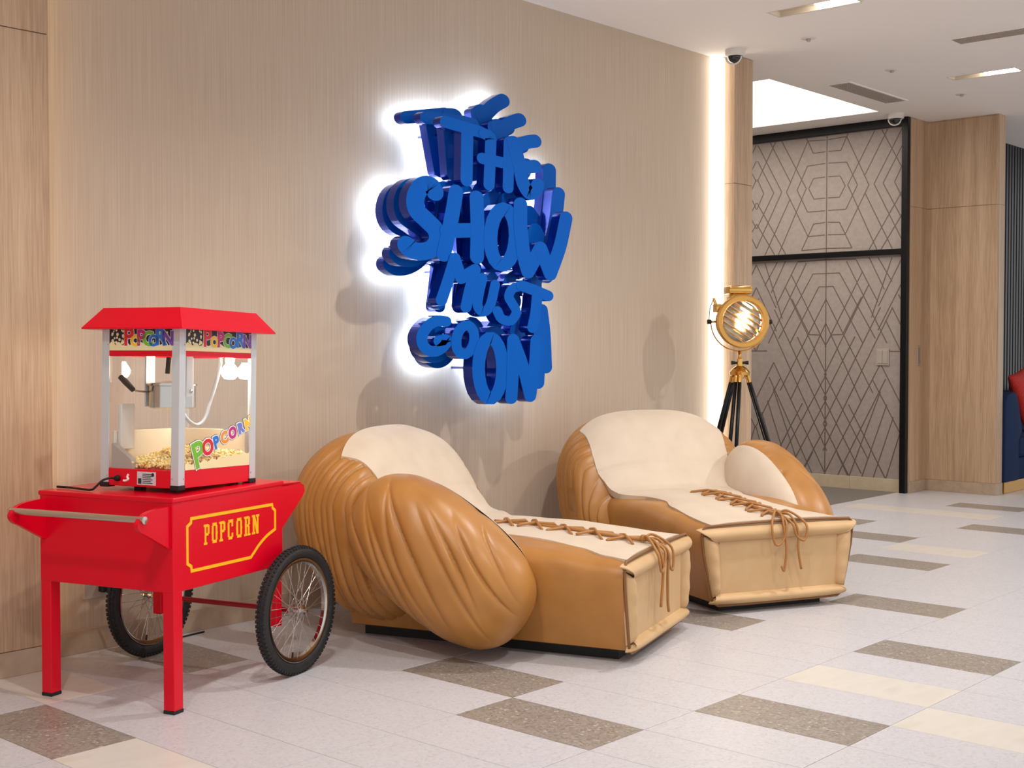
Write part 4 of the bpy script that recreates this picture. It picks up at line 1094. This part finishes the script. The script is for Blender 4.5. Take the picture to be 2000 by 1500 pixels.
for i in range(7):
    o_ = -.105 + .035 * i; hl = math.sqrt(max(.0, .132 ** 2 - o_ ** 2)); c_, s_ = math.cos(R(-32)), math.sin(R(-32))
    mb = MB(); q = []
    for e in (-hl, hl):
        for w_, z in ((-.0015, .035), (.0015, .035), (.0115, .054), (.0085, .054)):
            a, b = e, o_ + w_; q.append(dm @ Vector((a * c_ - b * s_, a * s_ + b * c_, z)))
    mb.add(q, [(0, 1, 2, 3), (7, 6, 5, 4)] + [(k, (k + 1) % 4, 4 + (k + 1) % 4, 4 + k) for k in range(4)])
    mb.build('lens_slat', 'brass', lampo)
# yoke, side knobs, vents
MB().tube([dm @ Vector((.19 * math.cos(a), .19 * math.sin(a), -.01)) for a in sgrid(PI, 2 * PI, 28)], .0045, 8).build('yoke', 'brass', lampo, smooth=True)
MB().tube([Vector((0, 0, 1.21)), dm @ Vector((0, -.19, -.01))], .012, 12).build('yoke_stem', 'brass', lampo, smooth=True)
for s_ in (-1, 1):
    MB().tube([dm @ Vector((.138 * s_, 0, -.01)), dm @ Vector((.2 * s_, 0, -.01))], .007, 10).build('yoke_pin', 'brass', lampo, smooth=True)
    MB().tube([dm @ Vector((.188 * s_, 0, -.01)), dm @ Vector((.212 * s_, 0, -.01))], .015, 12).build('side_knob', 'foot', lampo, auto=40)
def dbox(x0, x1, y0, y1, z0, z1, nm, m, bev=.006):
    mb = MB().box(x0, x1, y0, y1, z0, z1, bev); mb.v = [dm @ Vector(v) for v in mb.v]
    return mb.build(nm, m, lampo, auto=40)
dbox(-.068, .055, .13, .165, -.08, .035, 'vent_neck', 'brass')
dbox(-.085, .07, .178, .232, -.095, .05, 'vent_cap', 'brass', .014)
dbox(-.055, .045, .16, .18, -.07, .025, 'vent_collar', 'brass_rim', .004)
dbox(-.165, -.10, .06, .115, -.06, .03, 'side_housing', 'brass')
MB().tube([dm @ Vector((-.155, .09, .0)), dm @ Vector((-.175, .155, .0))], [.012, .008], 12).build('lever', 'brass', lampo, auto=40)
MB().tube(catmull([dm @ Vector((-.178, .14, 0)), dm @ Vector((-.2, .08, 0)), dm @ Vector((-.205, .0, 0))], 5), .003, 8).build('lever_cable', 'foot', lampo, smooth=True)

# ================================================================== SOFA AND PILLOW
SX = 11.275
sofa = thing('sofa', 'navy fabric sofa on a gold plinth before the dark slatted wall', 'sofa', (SX, -.07, 0))
def bevelled_prism(poly, a, b, axis, bev, nm, m, par):
    mb = MB().prism(poly, a, b, axis); o = mb.build(nm, m, par)
    bm = bmesh.new(); bm.from_mesh(o.data)
    bmesh.ops.bevel(bm, geom=list(bm.edges), offset=bev, segments=3, affect='EDGES', profile=.6)
    for f in bm.faces: f.smooth = True
    bm.to_mesh(o.data); bm.free(); return o
bevelled_prism([(.0, .10), (.0, .80), (.05, .865), (.21, .895), (.27, .86), (.34, .70), (.40, .53), (.32, .46), (.32, .10)], -.60, -.01, 'y', .014, 'arm', 'navy', sofa)
MB().box(.32, 2.2, -.59, -.01, .10, .30, .015).build('seat_base', 'navy', sofa, auto=50)
for i in range(2): MB().box(.33 + .94 * i, 1.26 + .94 * i, -.605, -.16, .302, .475, .03).build('seat_cushion', 'navy', sofa, auto=50)
MB().box(.30, 2.2, -.17, -.005, .30, .86, .03).build('backrest', 'navy', sofa, auto=50)
MB().box(.03, 2.18, -.585, -.03, 0, .101, .004).build('plinth', 'gold', sofa)
pil = thing('throw_pillow', 'red throw pillow leaning on the navy sofa', 'pillow', (12.62, -.36, .478), 0)
rows = []
for i in range(25):
    u = -1 + 2 * i / 24.0; row = []
    for j in range(25):
        v = -1 + 2 * j / 24.0
        row.append((u, v))
    rows.append(row)
def pill(sgn):
    out = []
    for row in rows:
        r_ = []
        for u, v in row:
            th = .085 * (max(0, 1 - u * u) * max(0, 1 - v * v)) ** .42 * sgn
            w = .27 * (1 - .07 * (1 - abs(v) ** 2) * abs(u) ** 3); h = .27 * (1 - .07 * (1 - u * u) * abs(v) ** 3)
            x, z, y = u * w, v * h, th
            c_, s_ = math.cos(R(10)), math.sin(R(10)); x, z = x * c_ - z * s_, x * s_ + z * c_
            z += .32; r_.append((x, y + (z - .3) * .28, z))
        out.append(r_)
    return out
mb = MB(); mb.grid(pill(-1)); mb.grid(pill(1)); mb.build('cover', 'redfab', pil, smooth=True, merge=.0005)
